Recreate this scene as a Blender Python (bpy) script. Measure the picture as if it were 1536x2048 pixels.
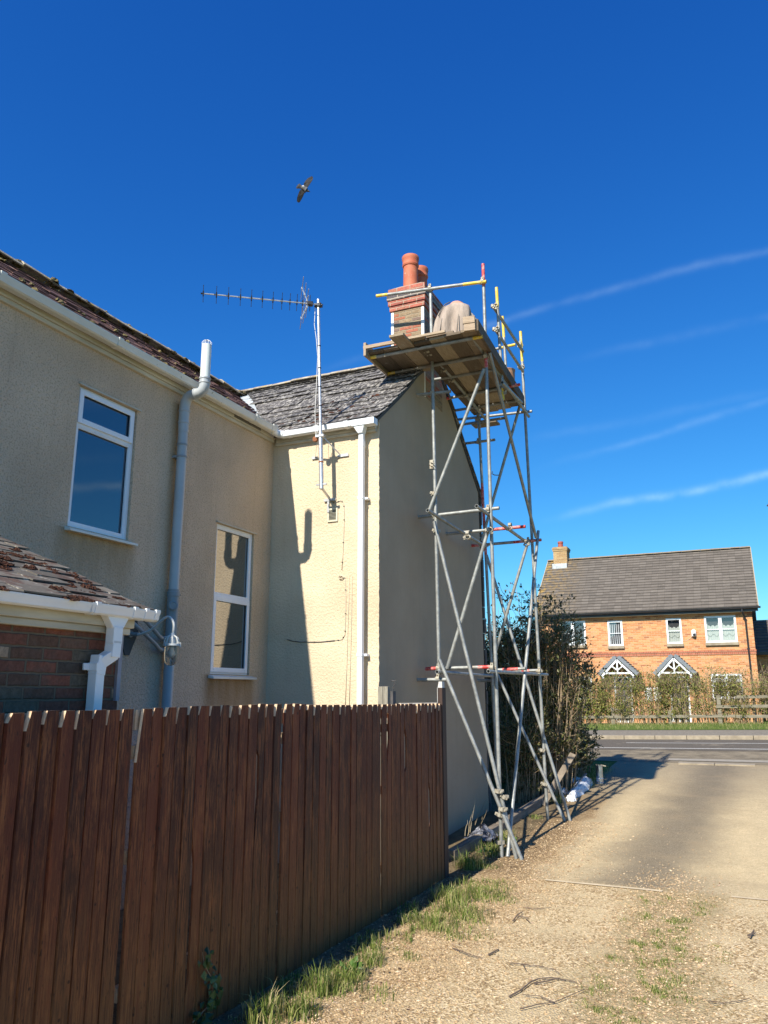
import bpy, bmesh, math, random
from mathutils import Vector, Matrix, noise
for o in list(bpy.data.objects): bpy.data.objects.remove(o)
C = bpy.context.scene.collection
SC = bpy.context.scene
R = math.radians
# ------------------------------------------------------------------ camera, world, sun, exposure
F, PIT, ROL, YAW, EYE = 1561.5, R(12.99), R(-.046), R(24.465), 2.0
cd = bpy.data.cameras.new('camera'); cam = bpy.data.objects.new('camera', cd); C.objects.link(cam)
cam.location = (0, 0, EYE)
cam.rotation_euler = (Matrix.Rotation(YAW, 4, 'Z') @ Matrix.Rotation(R(90) + PIT, 4, 'X') @ Matrix.Rotation(ROL, 4, 'Z')).to_euler()
cd.sensor_width = 36; cd.sensor_height = 36; cd.sensor_fit = 'VERTICAL'
cd.lens = F / 2048 * 36; cd.clip_end = 3000; cd.clip_start = .05
SC.camera = cam
SC.view_settings.view_transform = 'Standard'; SC.view_settings.look = 'None'
SC.view_settings.exposure = .6; SC.view_settings.gamma = 1; SC.view_settings.use_curve_mapping = False
SUN_TRAVEL = Vector((.142, 1.25, -1)).normalized()
SUN_EL = math.asin(-SUN_TRAVEL.z)
sd = bpy.data.lights.new('sun', 'SUN'); so = bpy.data.objects.new('sun', sd); C.objects.link(so)
sd.energy = 5.0; sd.angle = R(.53); sd.color = (1, .93, .80)
so.rotation_euler = SUN_TRAVEL.to_track_quat('-Z', 'Y').to_euler(); so.location = (0, -20, 30)
# survey helpers: the direction of a sight line, used to place real things on known planes of the site
fw = Vector((-math.sin(YAW) * math.cos(PIT), math.cos(YAW) * math.cos(PIT), math.sin(PIT)))
rt = Vector((math.cos(YAW), math.sin(YAW), 0)); up = rt.cross(fw)
rt, up = (math.cos(ROL) * rt + math.sin(ROL) * up), (-math.sin(ROL) * rt + math.cos(ROL) * up)
def ray(x, y): return fw + (x - 768) / F * rt - (y - 1024) / F * up
def on(x, y, ax, v):
    d = ray(x, y); o = Vector((0, 0, EYE)); return o + d * ((v - o[ax]) / d[ax])
def PX(x, y, v): return on(x, y, 0, v)
def PY(x, y, v): return on(x, y, 1, v)
def PZ(x, y, v): return on(x, y, 2, v)
# sky
W = bpy.data.worlds.new('World'); SC.world = W; W.use_nodes = True
wn, wl = W.node_tree.nodes, W.node_tree.links
wn.clear()
wout = wn.new('ShaderNodeOutputWorld'); bg = wn.new('ShaderNodeBackground'); sky = wn.new('ShaderNodeTexSky')
sky.sky_type = 'NISHITA'; sky.sun_disc = False; sky.sun_elevation = SUN_EL
sky.sun_rotation = math.atan2(-SUN_TRAVEL.x, -SUN_TRAVEL.y)
sky.air_density = 1.0; sky.dust_density = .25; sky.ozone_density = 3.0; sky.altitude = 0
bg.inputs[1].default_value = .105
def wmath(op, a, b=None, clamp=False):
    n = wn.new('ShaderNodeMath'); n.operation = op; n.use_clamp = clamp
    for i, v in enumerate((a, b)):
        if v is None: continue
        if isinstance(v, (int, float)): n.inputs[i].default_value = v
        else: wl.new(v, n.inputs[i])
    return n.outputs[0]
tc = wn.new('ShaderNodeTexCoord'); vd = wn.new('ShaderNodeVectorMath'); vd.operation = 'NORMALIZE'
wl.new(tc.outputs['Generated'], vd.inputs[0]); D = vd.outputs[0]
def wdot(v):
    n = wn.new('ShaderNodeVectorMath'); n.operation = 'DOT_PRODUCT'; wl.new(D, n.inputs[0]); n.inputs[1].default_value = v
    return n.outputs['Value']
wno = wn.new('ShaderNodeTexNoise'); wl.new(D, wno.inputs['Vector']); wno.inputs['Scale'].default_value = 9; wno.inputs['Detail'].default_value = 6
wno2 = wn.new('ShaderNodeTexNoise'); wl.new(D, wno2.inputs['Vector']); wno2.inputs['Scale'].default_value = 26; wno2.inputs['Detail'].default_value = 5
trail = None
# vapour trails: bands along great circles of the sky dome (start, end, half width in px of the photo, strength)
for (x0, y0, x1, y1, wpx, st) in ((545, 764, 1536, 497, 11, .17), (1120, 725, 1536, 632, 13, .09), (1060, 940, 1536, 802, 11, .17),
                                  (1075, 1040, 1545, 948, 12, .60), (1040, 880, 1200, 850, 14, .07)):
    a, b = ray(x0, y0).normalized(), ray(x1, y1).normalized()
    n = a.cross(b).normalized(); t = (b - a).normalized()
    d = wmath('ADD', wdot(n), wmath('MULTIPLY', wmath('SUBTRACT', wno.outputs[0], .5), .020))
    q = wmath('DIVIDE', wmath('ABSOLUTE', d), wpx * .62 / F)
    g = wmath('POWER', 2.718, wmath('MULTIPLY', wmath('MULTIPLY', q, q), -1))
    s = wdot(t); s0, s1 = a.dot(t), b.dot(t)
    k = wmath('DIVIDE', wmath('SUBTRACT', s, s0), (s1 - s0) * .45, True)
    g = wmath('MULTIPLY', wmath('MULTIPLY', g, k), st * .27)
    g = wmath('MULTIPLY', g, wmath('ADD', wmath('MULTIPLY', wno2.outputs[0], 3.4), -.75))
    trail = g if trail is None else wmath('MAXIMUM', trail, g)
# clear deep-blue air: the Nishita sky graded channel by channel
sep = wn.new('ShaderNodeSeparateColor'); cmb = wn.new('ShaderNodeCombineColor'); wl.new(sky.outputs[0], sep.inputs[0])
for i, (ga, k) in enumerate(((1.7, .12), (1.2, .52), (.80, 1.45))): wl.new(wmath('MULTIPLY', wmath('POWER', sep.outputs[i], ga), k), cmb.inputs[i])
wm = wn.new('ShaderNodeMix'); wm.data_type = 'RGBA'; wl.new(trail, wm.inputs[0]); wl.new(cmb.outputs[0], wm.inputs[6]); wm.inputs[7].default_value = (6.2, 8.3, 9.2, 1)
wl.new(wm.outputs[2], bg.inputs[0]); wl.new(bg.outputs[0], wout.inputs[0])

# ------------------------------------------------------------------ object helpers
def tag(o, label=None, cat=None, group=None, kind=None):
    if label: o['label'] = label
    if cat: o['category'] = cat
    if group: o['group'] = group
    if kind: o['kind'] = kind
    return o
def thing(name, label, cat, loc=(0, 0, 0), group=None):
    o = bpy.data.objects.new(name, None); C.objects.link(o); o.location = loc; o.empty_display_size = .1
    return tag(o, label, cat, group)
def wloc(o):
    p = Vector((0, 0, 0))
    while o: p += o.location; o = o.parent
    return p
class MB:
    def __init__(s): s.v = []; s.f = []; s.m = []
    def add(s, vs, fs, mi=0):
        n = len(s.v); s.v += [tuple(v) for v in vs]; s.f += [tuple(i + n for i in f) for f in fs]; s.m += [mi] * len(fs)
        return s
    def hexa(s, p, mi=0):      # 8 corners: bottom 0-3, top 4-7
        return s.add(p, [(0, 3, 2, 1), (4, 5, 6, 7), (0, 1, 5, 4), (1, 2, 6, 5), (2, 3, 7, 6), (3, 0, 4, 7)], mi)
    def box(s, x0, y0, z0, x1, y1, z1, mi=0):
        x0, x1 = sorted((x0, x1)); y0, y1 = sorted((y0, y1)); z0, z1 = sorted((z0, z1))
        return s.hexa([(x0, y0, z0), (x1, y0, z0), (x1, y1, z0), (x0, y1, z0), (x0, y0, z1), (x1, y0, z1), (x1, y1, z1), (x0, y1, z1)], mi)
    def obox(s, c, ax, ay, az, mi=0):   # centre and three half vectors
        c, ax, ay, az = map(Vector, (c, ax, ay, az))
        return s.hexa([c - ax - ay - az, c + ax - ay - az, c + ax + ay - az, c - ax + ay - az, c - ax - ay + az, c + ax - ay + az, c + ax + ay + az, c - ax + ay + az], mi)
    def frames(s, pts):
        pts = [Vector(p) for p in pts]; out = []
        t = (pts[1] - pts[0]).normalized(); a = t.orthogonal().normalized()
        for i, p in enumerate(pts):
            if 0 < i < len(pts) - 1: t = ((pts[i + 1] - p).normalized() + (p - pts[i - 1]).normalized())
            elif i: t = p - pts[i - 1]
            t = t.normalized() if t.length > 1e-9 else Vector((0, 0, 1))
            a = (a - t * a.dot(t)).normalized(); out.append((p, a, t.cross(a)))
        return out
    def tube(s, pts, r, n=10, mi=0, hollow=False, cap=True, mis=None):
        fr = s.frames(pts); rs = r if isinstance(r, (list, tuple)) else [r] * len(fr); vs = []; fs = []; ms = []
        for (p, a, b), q in zip(fr, rs):
            for k in range(n):
                c, d = math.cos(2 * math.pi * k / n) * q, math.sin(2 * math.pi * k / n) * q
                vs.append(p + a * c + b * d)
        m = len(fr)
        for i in range(m - 1):
            for k in range(n):
                k2 = (k + 1) % n; fs.append((i * n + k, i * n + k2, (i + 1) * n + k2, (i + 1) * n + k)); ms.append(mis[i] if mis else mi)
        if cap:
            for end in (0, m - 1):
                p, a, b = fr[end]; base = end * n
                if hollow:
                    t = a.cross(b).normalized() * (1 if end == 0 else -1); q = rs[end] * .84
                    for dd in (0, 1):
                        for k in range(n):
                            vs.append(p + (a * math.cos(2 * math.pi * k / n) + b * math.sin(2 * math.pi * k / n)) * q + t * (.09 * dd))
                    j = len(vs) - 2 * n; e = ms[0 if end == 0 else -1]
                    for k in range(n):
                        k2 = (k + 1) % n
                        f1, f2 = (base + k, j + k, j + k2, base + k2), (j + k, j + n + k, j + n + k2, j + k2)
                        if end: f1, f2 = f1[::-1], f2[::-1]
                        fs += [f1, f2]; ms += [e, e]
                    fs.append(tuple(j + n + k for k in range(n))); ms.append(e)
                else:
                    f = tuple(base + k for k in range(n)); fs.append(f[::-1] if end == 0 else f); ms.append(ms[0 if end == 0 else -1])
        j = len(s.v); s.v += [tuple(v) for v in vs]; s.f += [tuple(i + j for i in f) for f in fs]; s.m += ms
        return s
    def lathe(s, c, prof, n=20, mi=0, axis=(0, 0, 1)):
        t = Vector(axis).normalized(); a = t.orthogonal().normalized(); b = t.cross(a); c = Vector(c); vs = []; fs = []
        for (r, h) in prof:
            for k in range(n): vs.append(c + t * h + (a * math.cos(2 * math.pi * k / n) + b * math.sin(2 * math.pi * k / n)) * r)
        for i in range(len(prof) - 1):
            for k in range(n):
                k2 = (k + 1) % n; fs.append((i * n + k, i * n + k2, (i + 1) * n + k2, (i + 1) * n + k))
        return s.add(vs, fs, mi)
    def prism(s, poly, vec, mi=0):    # planar polygon extruded by vec
        n = len(poly); v = Vector(vec); vs = [Vector(p) for p in poly] + [Vector(p) + v for p in poly]
        fs = [tuple(range(n))[::-1], tuple(range(n, 2 * n))] + [(i, (i + 1) % n, n + (i + 1) % n, n + i) for i in range(n)]
        return s.add(vs, fs, mi)
    def build(s, name, mats, parent=None, smooth=False, label=None, bevel=0, auto=False):
        me = bpy.data.meshes.new(name); me.from_pydata(s.v, [], s.f)
        mats = mats if isinstance(mats, (list, tuple)) else [mats]
        for m in mats: me.materials.append(m)
        if len(mats) > 1: me.polygons.foreach_set('material_index', s.m)
        bm = bmesh.new(); bm.from_mesh(me); bmesh.ops.recalc_face_normals(bm, faces=bm.faces) if len(bm.faces) < 60000 else None; bm.to_mesh(me); bm.free()
        if smooth:
            me.polygons.foreach_set('use_smooth', [True] * len(me.polygons))
            if auto: me.set_sharp_from_angle(angle=R(35))
        me.update()
        o = bpy.data.objects.new(name, me); C.objects.link(o)
        if parent: o.parent = parent; o.matrix_parent_inverse = Matrix.Translation(-wloc2(parent))
        if bevel:
            b = o.modifiers.new('bevel', 'BEVEL'); b.width = bevel; b.segments = 2; b.limit_method = 'ANGLE'; b.angle_limit = R(40)
        if label: o['label'] = label
        return o
def split_build(b, name, mats, parent=None, gap=.004, **kw):
    """link each separate piece of the mesh as a part of its own"""
    par = list(range(len(b.v)))
    def find(i):
        while par[i] != i: par[i] = par[par[i]]; i = par[i]
        return i
    for f in b.f:
        for v in f[1:]: par[find(v)] = find(f[0])
    comp = {}
    for i in range(len(b.v)): comp.setdefault(find(i), []).append(i)
    cl = []
    for vs in comp.values():
        lo = [min(b.v[i][k] for i in vs) - gap for k in range(3)]; hi = [max(b.v[i][k] for i in vs) + gap for k in range(3)]; s = set(vs)
        for c in [c for c in cl if all(c[0][k] <= hi[k] and lo[k] <= c[1][k] for k in range(3))]:
            lo = [min(lo[k], c[0][k]) for k in range(3)]; hi = [max(hi[k], c[1][k]) for k in range(3)]; s |= c[2]; cl.remove(c)
        cl.append((lo, hi, s))
    for lo, hi, s in cl:
        q = MB(); idx = {}
        for i in sorted(s): idx[i] = len(q.v); q.v.append(b.v[i])
        for f, m in zip(b.f, b.m):
            if f[0] in s: q.f.append(tuple(idx[i] for i in f)); q.m.append(m)
        q.build(name, mats, parent, **kw)
def wloc2(p):   # world position of a root Empty; parts themselves stay at the world origin
    return Vector(p.location) if p.type == 'EMPTY' and p.parent is None else Vector((0, 0, 0))

# ------------------------------------------------------------------ materials
MATS = {}
class NT:
    def __init__(s, name):
        s.m = bpy.data.materials.new(name); s.m.use_nodes = True; s.n = s.m.node_tree.nodes; s.l = s.m.node_tree.links
        s.n.clear(); s.out = s.n.new('ShaderNodeOutputMaterial'); s.b = s.n.new('ShaderNodeBsdfPrincipled'); s.l.new(s.b.outputs[0], s.out.inputs[0])
        g = s.n.new('ShaderNodeNewGeometry'); s.pos = g.outputs['Position']; s.isl = g.outputs['Random Per Island']; s.obr = s.n.new('ShaderNodeObjectInfo').outputs['Random']; s.nor = g.outputs['Normal']
        x = s.n.new('ShaderNodeSeparateXYZ'); s.l.new(s.pos, x.inputs[0]); s.X, s.Y, s.Z = x.outputs
    def put(s, sock, v):
        if isinstance(v, (int, float)): sock.default_value = v
        elif isinstance(v, tuple): sock.default_value = v if len(v) != 3 or sock.type != 'RGBA' else (*v, 1)
        else: s.l.new(v, sock)
    def math(s, op, a, b=0.0, clamp=False, c=None):
        n = s.n.new('ShaderNodeMath'); n.operation = op; n.use_clamp = clamp; s.put(n.inputs[0], a); s.put(n.inputs[1], b)
        if c is not None: s.put(n.inputs[2], c)
        return n.outputs[0]
    def noise(s, scale, detail=4, rough=.55, vec=None, stretch=None, dist=0):
        n = s.n.new('ShaderNodeTexNoise'); n.inputs['Scale'].default_value = scale; n.inputs['Detail'].default_value = detail; n.inputs['Roughness'].default_value = rough
        n.inputs['Distortion'].default_value = dist
        v = vec or s.pos
        if stretch:
            m = s.n.new('ShaderNodeVectorMath'); m.operation = 'MULTIPLY'; s.l.new(v, m.inputs[0]); m.inputs[1].default_value = stretch; v = m.outputs[0]
        s.l.new(v, n.inputs['Vector']); return n.outputs[0]
    def voro(s, scale, feat='F1', out='Distance', vec=None):
        n = s.n.new('ShaderNodeTexVoronoi'); n.feature = feat; n.inputs['Scale'].default_value = scale; s.l.new(vec or s.pos, n.inputs['Vector']); return n.outputs[out]
    def ramp(s, fac, stops, interp='LINEAR'):
        n = s.n.new('ShaderNodeValToRGB'); s.l.new(fac, n.inputs[0]); e = n.color_ramp.elements; n.color_ramp.interpolation = interp
        while len(e) < len(stops): e.new(.5)
        for q, (p, c) in zip(e, stops): q.position = p; q.color = (*c, 1) if isinstance(c, tuple) else (c, c, c, 1)
        return n.outputs[0]
    def mix(s, fac, a, b, mode='MIX'):
        n = s.n.new('ShaderNodeMix'); n.data_type = 'RGBA'; n.blend_type = mode; s.put(n.inputs[0], fac); s.put(n.inputs[6], a); s.put(n.inputs[7], b); return n.outputs[2]
    def sstep(s, v, a, b):
        n = s.n.new('ShaderNodeMapRange'); n.interpolation_type = 'SMOOTHSTEP'; s.put(n.inputs[0], v); n.inputs[1].default_value = a; n.inputs[2].default_value = b; return n.outputs[0]
    def comb(s, x, y, z=0.0):
        n = s.n.new('ShaderNodeCombineXYZ'); s.put(n.inputs[0], x); s.put(n.inputs[1], y); s.put(n.inputs[2], z); return n.outputs[0]
    def bump(s, h, strength=.5, dist=.01, prev=None):
        n = s.n.new('ShaderNodeBump'); n.inputs['Strength'].default_value = strength; n.inputs['Distance'].default_value = dist; s.l.new(h, n.inputs['Height'])
        if prev is not None: s.l.new(prev, n.inputs['Normal'])
        return n.outputs[0]
    def done(s, col, rough=.8, bump=None, metal=0, spec=.5, **kw):
        s.put(s.b.inputs['Base Color'], col); s.put(s.b.inputs['Roughness'], rough); s.put(s.b.inputs['Metallic'], metal)
        s.put(s.b.inputs['Specular IOR Level'], spec)
        if bump is not None: s.l.new(bump, s.b.inputs['Normal'])
        for k, v in kw.items(): s.put(s.b.inputs[k.replace('_', ' ')], v)
        return s.m
def simple(name, c1, c2=None, sc=6, rough=.6, metal=0, bs=40, bst=.25, bd=.004, stretch=None, spec=.5, lo=.35, hi=.65, speck=None):
    t = NT(name); n = t.noise(sc, 5, .6, stretch=stretch)
    col = t.ramp(n, [(lo, c1), (hi, c2 or c1)])
    if speck: col = t.mix(t.ramp(t.noise(speck[0], 3, .7), [(speck[1], 0.0), (speck[1] + .06, 1.0)]), col, speck[2])
    return t.done(col, rough, t.bump(t.noise(bs, 3, .6, stretch=stretch), bst, bd), metal, spec)

def render_mat(name, c_lo, c_hi, stain, grain=70, strength=.9, dist=.012, tooth=.25):
    t = NT(name)
    v1 = t.noise(grain, 3, .65); v2 = t.voro(grain * .62, 'SMOOTH_F1'); h = t.math('ADD', t.math('MULTIPLY', v1, 1.0), t.math('MULTIPLY', v2, .7))
    col = t.ramp(t.noise(1.3, 6, .6), [(.3, c_lo), (.7, c_hi)])
    col = t.mix(t.math('MULTIPLY', t.ramp(v1, [(.36, 1.0), (.5, 0.0)]), tooth), col, stain)
    run = t.noise(3.2, 4, .6, stretch=(3, 3, .22))      # long rain streaks
    col = t.mix(t.math('MULTIPLY', t.ramp(run, [(.52, 0.0), (.72, 1.0)]), .16), col, stain)
    big = t.noise(.8, 3, .5)
    col = t.mix(t.math('MULTIPLY', t.ramp(big, [(.5, 0.0), (.68, 1.0)]), .25), col, stain)
    return t, col, t.bump(h, strength, dist)
t, col, bp = render_mat('cream_roughcast', (.63, .505, .35), (.72, .595, .425), (.42, .325, .215), 60, .8, .014)
# rust-brown wash lines under the sills and beside the soil pipe
def wash(t, col, y0, y1, z0, z1, c, k):
    m = t.math('MULTIPLY', t.sstep(t.Y, y0 - .12, y0 + .06), t.math('SUBTRACT', 1, t.sstep(t.Y, y1 - .06, y1 + .12)))
    m = t.math('MULTIPLY', m, t.math('MULTIPLY', t.sstep(t.Z, z0, z1), t.math('SUBTRACT', 1, t.sstep(t.Z, z1, z1 + .02))))
    m = t.math('MULTIPLY', m, t.math('ADD', .35, t.noise(5, 4, .6, stretch=(2, 2, .4))), True)
    return t.mix(t.math('MULTIPLY', m, k), col, c)
CREAM = t.done(col, .92, bp, spec=.2)
t, col, bp = render_mat('weathered_roughcast', (.60, .455, .325), (.69, .535, .385), (.28, .205, .13), 60, .9, .016, .55)
col = wash(t, col, 7.45, 8.36, 1.2, 2.19, (.27, .15, .06), 1.0)
col = wash(t, col, 5.15, 6.1, 2.6, 3.48, (.30, .21, .11), .7)
col = wash(t, col, 6.655, 6.67, 1.6, 5.2, (.34, .21, .08), 1.2)
col = t.mix(t.math('MULTIPLY', t.sstep(t.Y, 6.9, 8.6), .30), col, (.60, .46, .28))
WALLA = t.done(col, .92, bp, spec=.2)
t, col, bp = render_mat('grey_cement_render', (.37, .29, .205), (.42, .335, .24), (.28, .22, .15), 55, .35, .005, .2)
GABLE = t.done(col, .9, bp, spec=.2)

def brick_mat(name, stops, mortar, bl=.225, bh=.075, mw=.010, bumpd=.006, dirt=None, seed=0.0, rough=.85, soft=1.0, interp='CONSTANT', grime=(.1, .09, .07), gk=.25, offu=0.0, ext=None):
    t = NT(name)
    wob = t.math('MULTIPLY', t.math('SUBTRACT', t.noise(14, 3), .5), .010 * soft)
    u = t.math('DIVIDE', t.math('ADD', t.math('ADD', t.math('ADD', t.X, t.Y), offu), wob), bl); v = t.math('DIVIDE', t.math('ADD', t.Z, wob), bh)
    row = t.math('FLOOR', v); u2 = t.math('ADD', u, t.math('MULTIPLY', t.math('MODULO', row, 2), .5)); colm = t.math('FLOOR', u2)
    fu = t.math('SUBTRACT', u2, colm); fv = t.math('SUBTRACT', v, row)
    du = t.math('MULTIPLY', t.math('MINIMUM', fu, t.math('SUBTRACT', 1, fu)), bl); dv = t.math('MULTIPLY', t.math('MINIMUM', fv, t.math('SUBTRACT', 1, fv)), bh)
    d = t.math('MINIMUM', du, dv); m = t.sstep(d, mw * .35, mw * .75)
    wn_ = t.n.new('ShaderNodeTexWhiteNoise'); wn_.noise_dimensions = '3D'; t.l.new(t.comb(colm, row, seed), wn_.inputs['Vector'])
    bc = t.ramp(wn_.outputs['Value'], stops, interp)
    bc = t.mix(t.math('MULTIPLY', t.ramp(t.noise(30, 5, .8), [(.38, 0.0), (.6, 1.0)]), .7), bc, t.mix(1.0, bc, (.50, .46, .42), 'MULTIPLY'))
    bc = t.mix(t.math('MULTIPLY', t.ramp(t.noise(5, 5, .7), [(.5, 0.0), (.7, 1.0)]), gk), bc, grime)
    mo = t.mix(t.noise(25, 3), mortar, tuple(c * .7 for c in mortar))
    col = t.mix(m, mo, bc)
    if ext: col = ext(t, col)
    h = t.math('ADD', t.math('MULTIPLY', m, 1.0), t.math('MULTIPLY', t.noise(60, 4, .7), .35))
    return t.done(col, rough, t.bump(h, .8, bumpd), spec=.25)
OLDBRICK = brick_mat('old_outhouse_brick', [(0, (.20, .085, .06)), (.18, (.15, .085, .06)), (.34, (.27, .10, .065)), (.48, (.16, .13, .095)), (.62, (.21, .115, .08)), (.74, (.42, .31, .22)), (.80, (.10, .075, .06)), (.9, (.24, .09, .06))], (.17, .135, .095), .215, .070, .012, .012, soft=1.2, gk=.55, rough=.9)
CHIMBRICK = brick_mat('chimney_brick', [(0, (.34, .25, .16)), (.3, (.42, .16, .10)), (.45, (.27, .22, .16)), (.62, (.38, .28, .18)), (.75, (.46, .17, .11)), (.85, (.25, .17, .14))], (.36, .29, .20), .215, .062, .013, .012, soft=2.6, rough=.9, seed=4.0)
REDBRICK = brick_mat('red_corbel_brick', [(0, (.46, .14, .10)), (.3, (.52, .17, .12)), (.6, (.40, .12, .09)), (.85, (.47, .19, .13))], (.50, .38, .28), .225, .085, .012, .006, rough=.8, seed=7.0)
BUFFBRICK = brick_mat('buff_orange_brick', [(0, (.62, .27, .11)), (.2, (.70, .33, .14)), (.4, (.78, .39, .17)), (.6, (.60, .26, .11)), (.8, (.72, .37, .19)), (.93, (.44, .18, .09))], (.60, .42, .26), .225, .075, .012, .004, soft=.5, gk=.12, grime=(.4, .2, .1), rough=.85, seed=2.0)
REDBAND = brick_mat('red_band_brick', [(0, (.48, .15, .09)), (.4, (.55, .19, .11)), (.7, (.42, .13, .08))], (.52, .34, .22), .075, .11, .010, .004, soft=.5, gk=.1, rough=.85, seed=9.0)

def slate_mat(name, base1, base2, lichen, lk, thr, moss=None, mk=0, sc=14, moss_thr=.55, rough=.75):
    t = NT(name)
    c = t.ramp(t.isl, [(0, base1), (1, base2)])
    c = t.mix(t.math('MULTIPLY', t.noise(35, 5, .7), .5), c, t.mix(1.0, c, (.5, .5, .5), 'MULTIPLY'))
    l = t.ramp(t.noise(sc, 6, .72, stretch=(1, .55, .55)), [(thr, 0.0), (thr + .07, 1.0)])
    c = t.mix(t.math('MULTIPLY', l, lk), c, lichen)
    if moss: c = t.mix(t.math('MULTIPLY', t.ramp(t.noise(6, 6, .7), [(moss_thr, 0.0), (moss_thr + .1, 1.0)]), mk), c, moss)
    return t.done(c, rough, t.bump(t.noise(50, 5, .7), .6, .004), spec=.4)
SLATE_B = slate_mat('lichened_slate', (.07, .065, .062), (.13, .12, .115), (.44, .415, .375), .8, .510, (.04, .032, .025), .6, 20)
SLATE_A = slate_mat('mossy_brown_slate', (.11, .055, .045), (.18, .095, .078), (.34, .31, .28), .5, .60, (.06, .035, .025), .7)
SLATE_O = slate_mat('old_outhouse_slate', (.10, .088, .072), (.19, .168, .14), (.46, .43, .38), .75, .585, (.09, .045, .032), .8, 22, moss_thr=.50)
MOSS = simple('red_brown_moss', (.045, .026, .02), (.12, .052, .034), 22, .95, bs=90, bst=1, bd=.02, spec=.1)
MOSS2 = simple('pale_lichen_moss', (.26, .20, .08), (.16, .14, .09), 18, .95, bs=90, bst=1, bd=.02, spec=.1)
RIDGE = simple('ridge_tile_clay', (.22, .18, .14), (.46, .41, .32), 9, .9, bs=30, bst=.7, bd=.01, speck=(11, .58, (.42, .30, .08)))
LEAD = simple('lead_flashing', (.34, .37, .38), (.50, .54, .55), 7, .6, bs=25, bst=.5, bd=.006)
UPVC = simple('white_upvc', (.74, .77, .80), (.80, .82, .84), 3, .28, bst=.03, spec=.5)
UPVC_OLD = simple('aged_white_gutter', (.60, .60, .55), (.72, .72, .68), 3, .4, bst=.05, speck=(13, .68, (.20, .21, .16)), stretch=(1, .5, 1))
FASCIA = simple('dirty_cream_fascia', (.42, .38, .29), (.60, .56, .46), 5, .6, stretch=(1, .3, 2), bst=.1)
PVCGREY = simple('grey_soil_pipe', (.36, .385, .40), (.42, .44, .45), 3, .38, bst=.04)
PVCPALE = simple('pale_green_grey_pvc', (.62, .67, .64), (.68, .72, .69), 3, .38, bst=.04)
PVCDARK = simple('dark_grey_collar', (.22, .24, .25), (.27, .29, .30), 5, .45, bst=.05)
def galv():
    t = NT('galvanised_scaffold_tube')
    c = t.ramp(t.noise(9, 5, .65), [(.3, (.20, .205, .20)), (.5, (.30, .31, .30)), (.72, (.42, .43, .415))])
    c = t.mix(t.ramp(t.noise(38, 4, .7), [(.56, 0.0), (.66, .7)]), c, (.20, .19, .165))
    c = t.mix(t.ramp(t.noise(3.5, 4, .6), [(.62, 0.0), (.72, .5)]), c, (.33, .22, .13))
    return t.done(c, t.ramp(t.noise(20, 3), [(.3, .42), (.7, .62)]), t.bump(t.noise(70, 3), .3, .002), metal=.35, spec=.5)
GALV = galv()
REDP = simple('worn_red_paint', (.50, .045, .04), (.58, .30, .27), 16, .5, lo=.45, hi=.62)
YELP = simple('worn_yellow_paint', (.72, .50, .04), (.70, .62, .30), 16, .5, lo=.5, hi=.66)
COUP = simple('pale_steel_coupler', (.30, .27, .21), (.44, .41, .34), 20, .6, metal=.3, speck=(28, .6, (.20, .12, .06)))
ALU = simple('dull_aluminium', (.50, .51, .52), (.62, .63, .64), 15, .4, metal=.7, speck=(25, .62, (.28, .25, .2)))
DARKPL = simple('black_plastic', (.02, .02, .022), (.035, .035, .04), 10, .5)
BOARD = None
def boardmat(name, stretch, c1, c2, c3):
    t = NT(name)
    c = t.ramp(t.obr, [(0, c1), (.5, c2), (1, c3)])
    g = t.noise(30, 5, .7, stretch=stretch)
    c = t.mix(t.math('MULTIPLY', t.ramp(g, [(.4, 0.0), (.62, 1.0)]), .6), c, t.mix(1.0, c, (.45, .4, .36), 'MULTIPLY'))
    c = t.mix(t.ramp(t.noise(5, 5, .7), [(.60, 0.0), (.75, .5)]), c, (.42, .40, .36))
    return t.done(c, .85, t.bump(g, .4, .003), spec=.2)
BOARD = boardmat('scaffold_board_wood', (4, .25, 4), (.12, .095, .07), (.26, .205, .15), (.44, .36, .25))
BOARDX = boardmat('toe_board_wood', (.3, .3, 4), (.38, .27, .195), (.43, .32, .23), (.48, .38, .27))
GREYWOOD = boardmat('grey_weathered_wood', (3, 3, .3), (.30, .28, .23), (.40, .37, .30), (.46, .43, .35))
def fencemat():
    t = NT('red_brown_stained_boards')
    c = t.ramp(t.isl, [(0, (.026, .005, .003)), (.35, (.050, .010, .005)), (.7, (.085, .017, .007)), (1, (.125, .028, .011))])
    g = t.noise(30, 6, .75, stretch=(3, 3, .13)); g2 = t.noise(3.4, 6, .7, stretch=(3, 3, .8)); g3 = t.noise(9, 5, .7, stretch=(2.5, 2.5, .5))
    wear = t.math('MULTIPLY', t.ramp(g2, [(.44, .12), (.60, 1.0)]), t.ramp(g, [(.44, 0.0), (.56, 1.0)]))
    c = t.mix(t.math('MULTIPLY', wear, .85), c, (.27, .095, .030))
    c = t.mix(t.math('MULTIPLY', t.ramp(g3, [(.55, 0.0), (.66, 1.0)]), .5), c, (.20, .045, .014))
    low = t.math('SUBTRACT', 1, t.sstep(t.math('ADD', t.Z, t.math('MULTIPLY', g2, .9)), .35, 1.7))
    c = t.mix(t.math('MULTIPLY', low, t.ramp(g, [(.38, .25), (.60, .85)])), c, (.24, .11, .034))
    kn = t.voro(7, 'F1', 'Distance', vec=None)
    c = t.mix(t.ramp(kn, [(.055, .8), (.085, 0.0)]), c, (.018, .006, .003))
    c = t.mix(t.ramp(t.noise(70, 2, .5, stretch=(1, 1, .25)), [(.30, .7), (.36, 0.0)]), c, (.012, .006, .004))
    return t.done(c, .6, t.bump(g, .8, .005), spec=.3)
FENCE = fencemat()
CUTWOOD = simple('pale_cut_wood', (.62, .40, .24), (.74, .55, .36), 20, .8, bst=.3)
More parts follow.
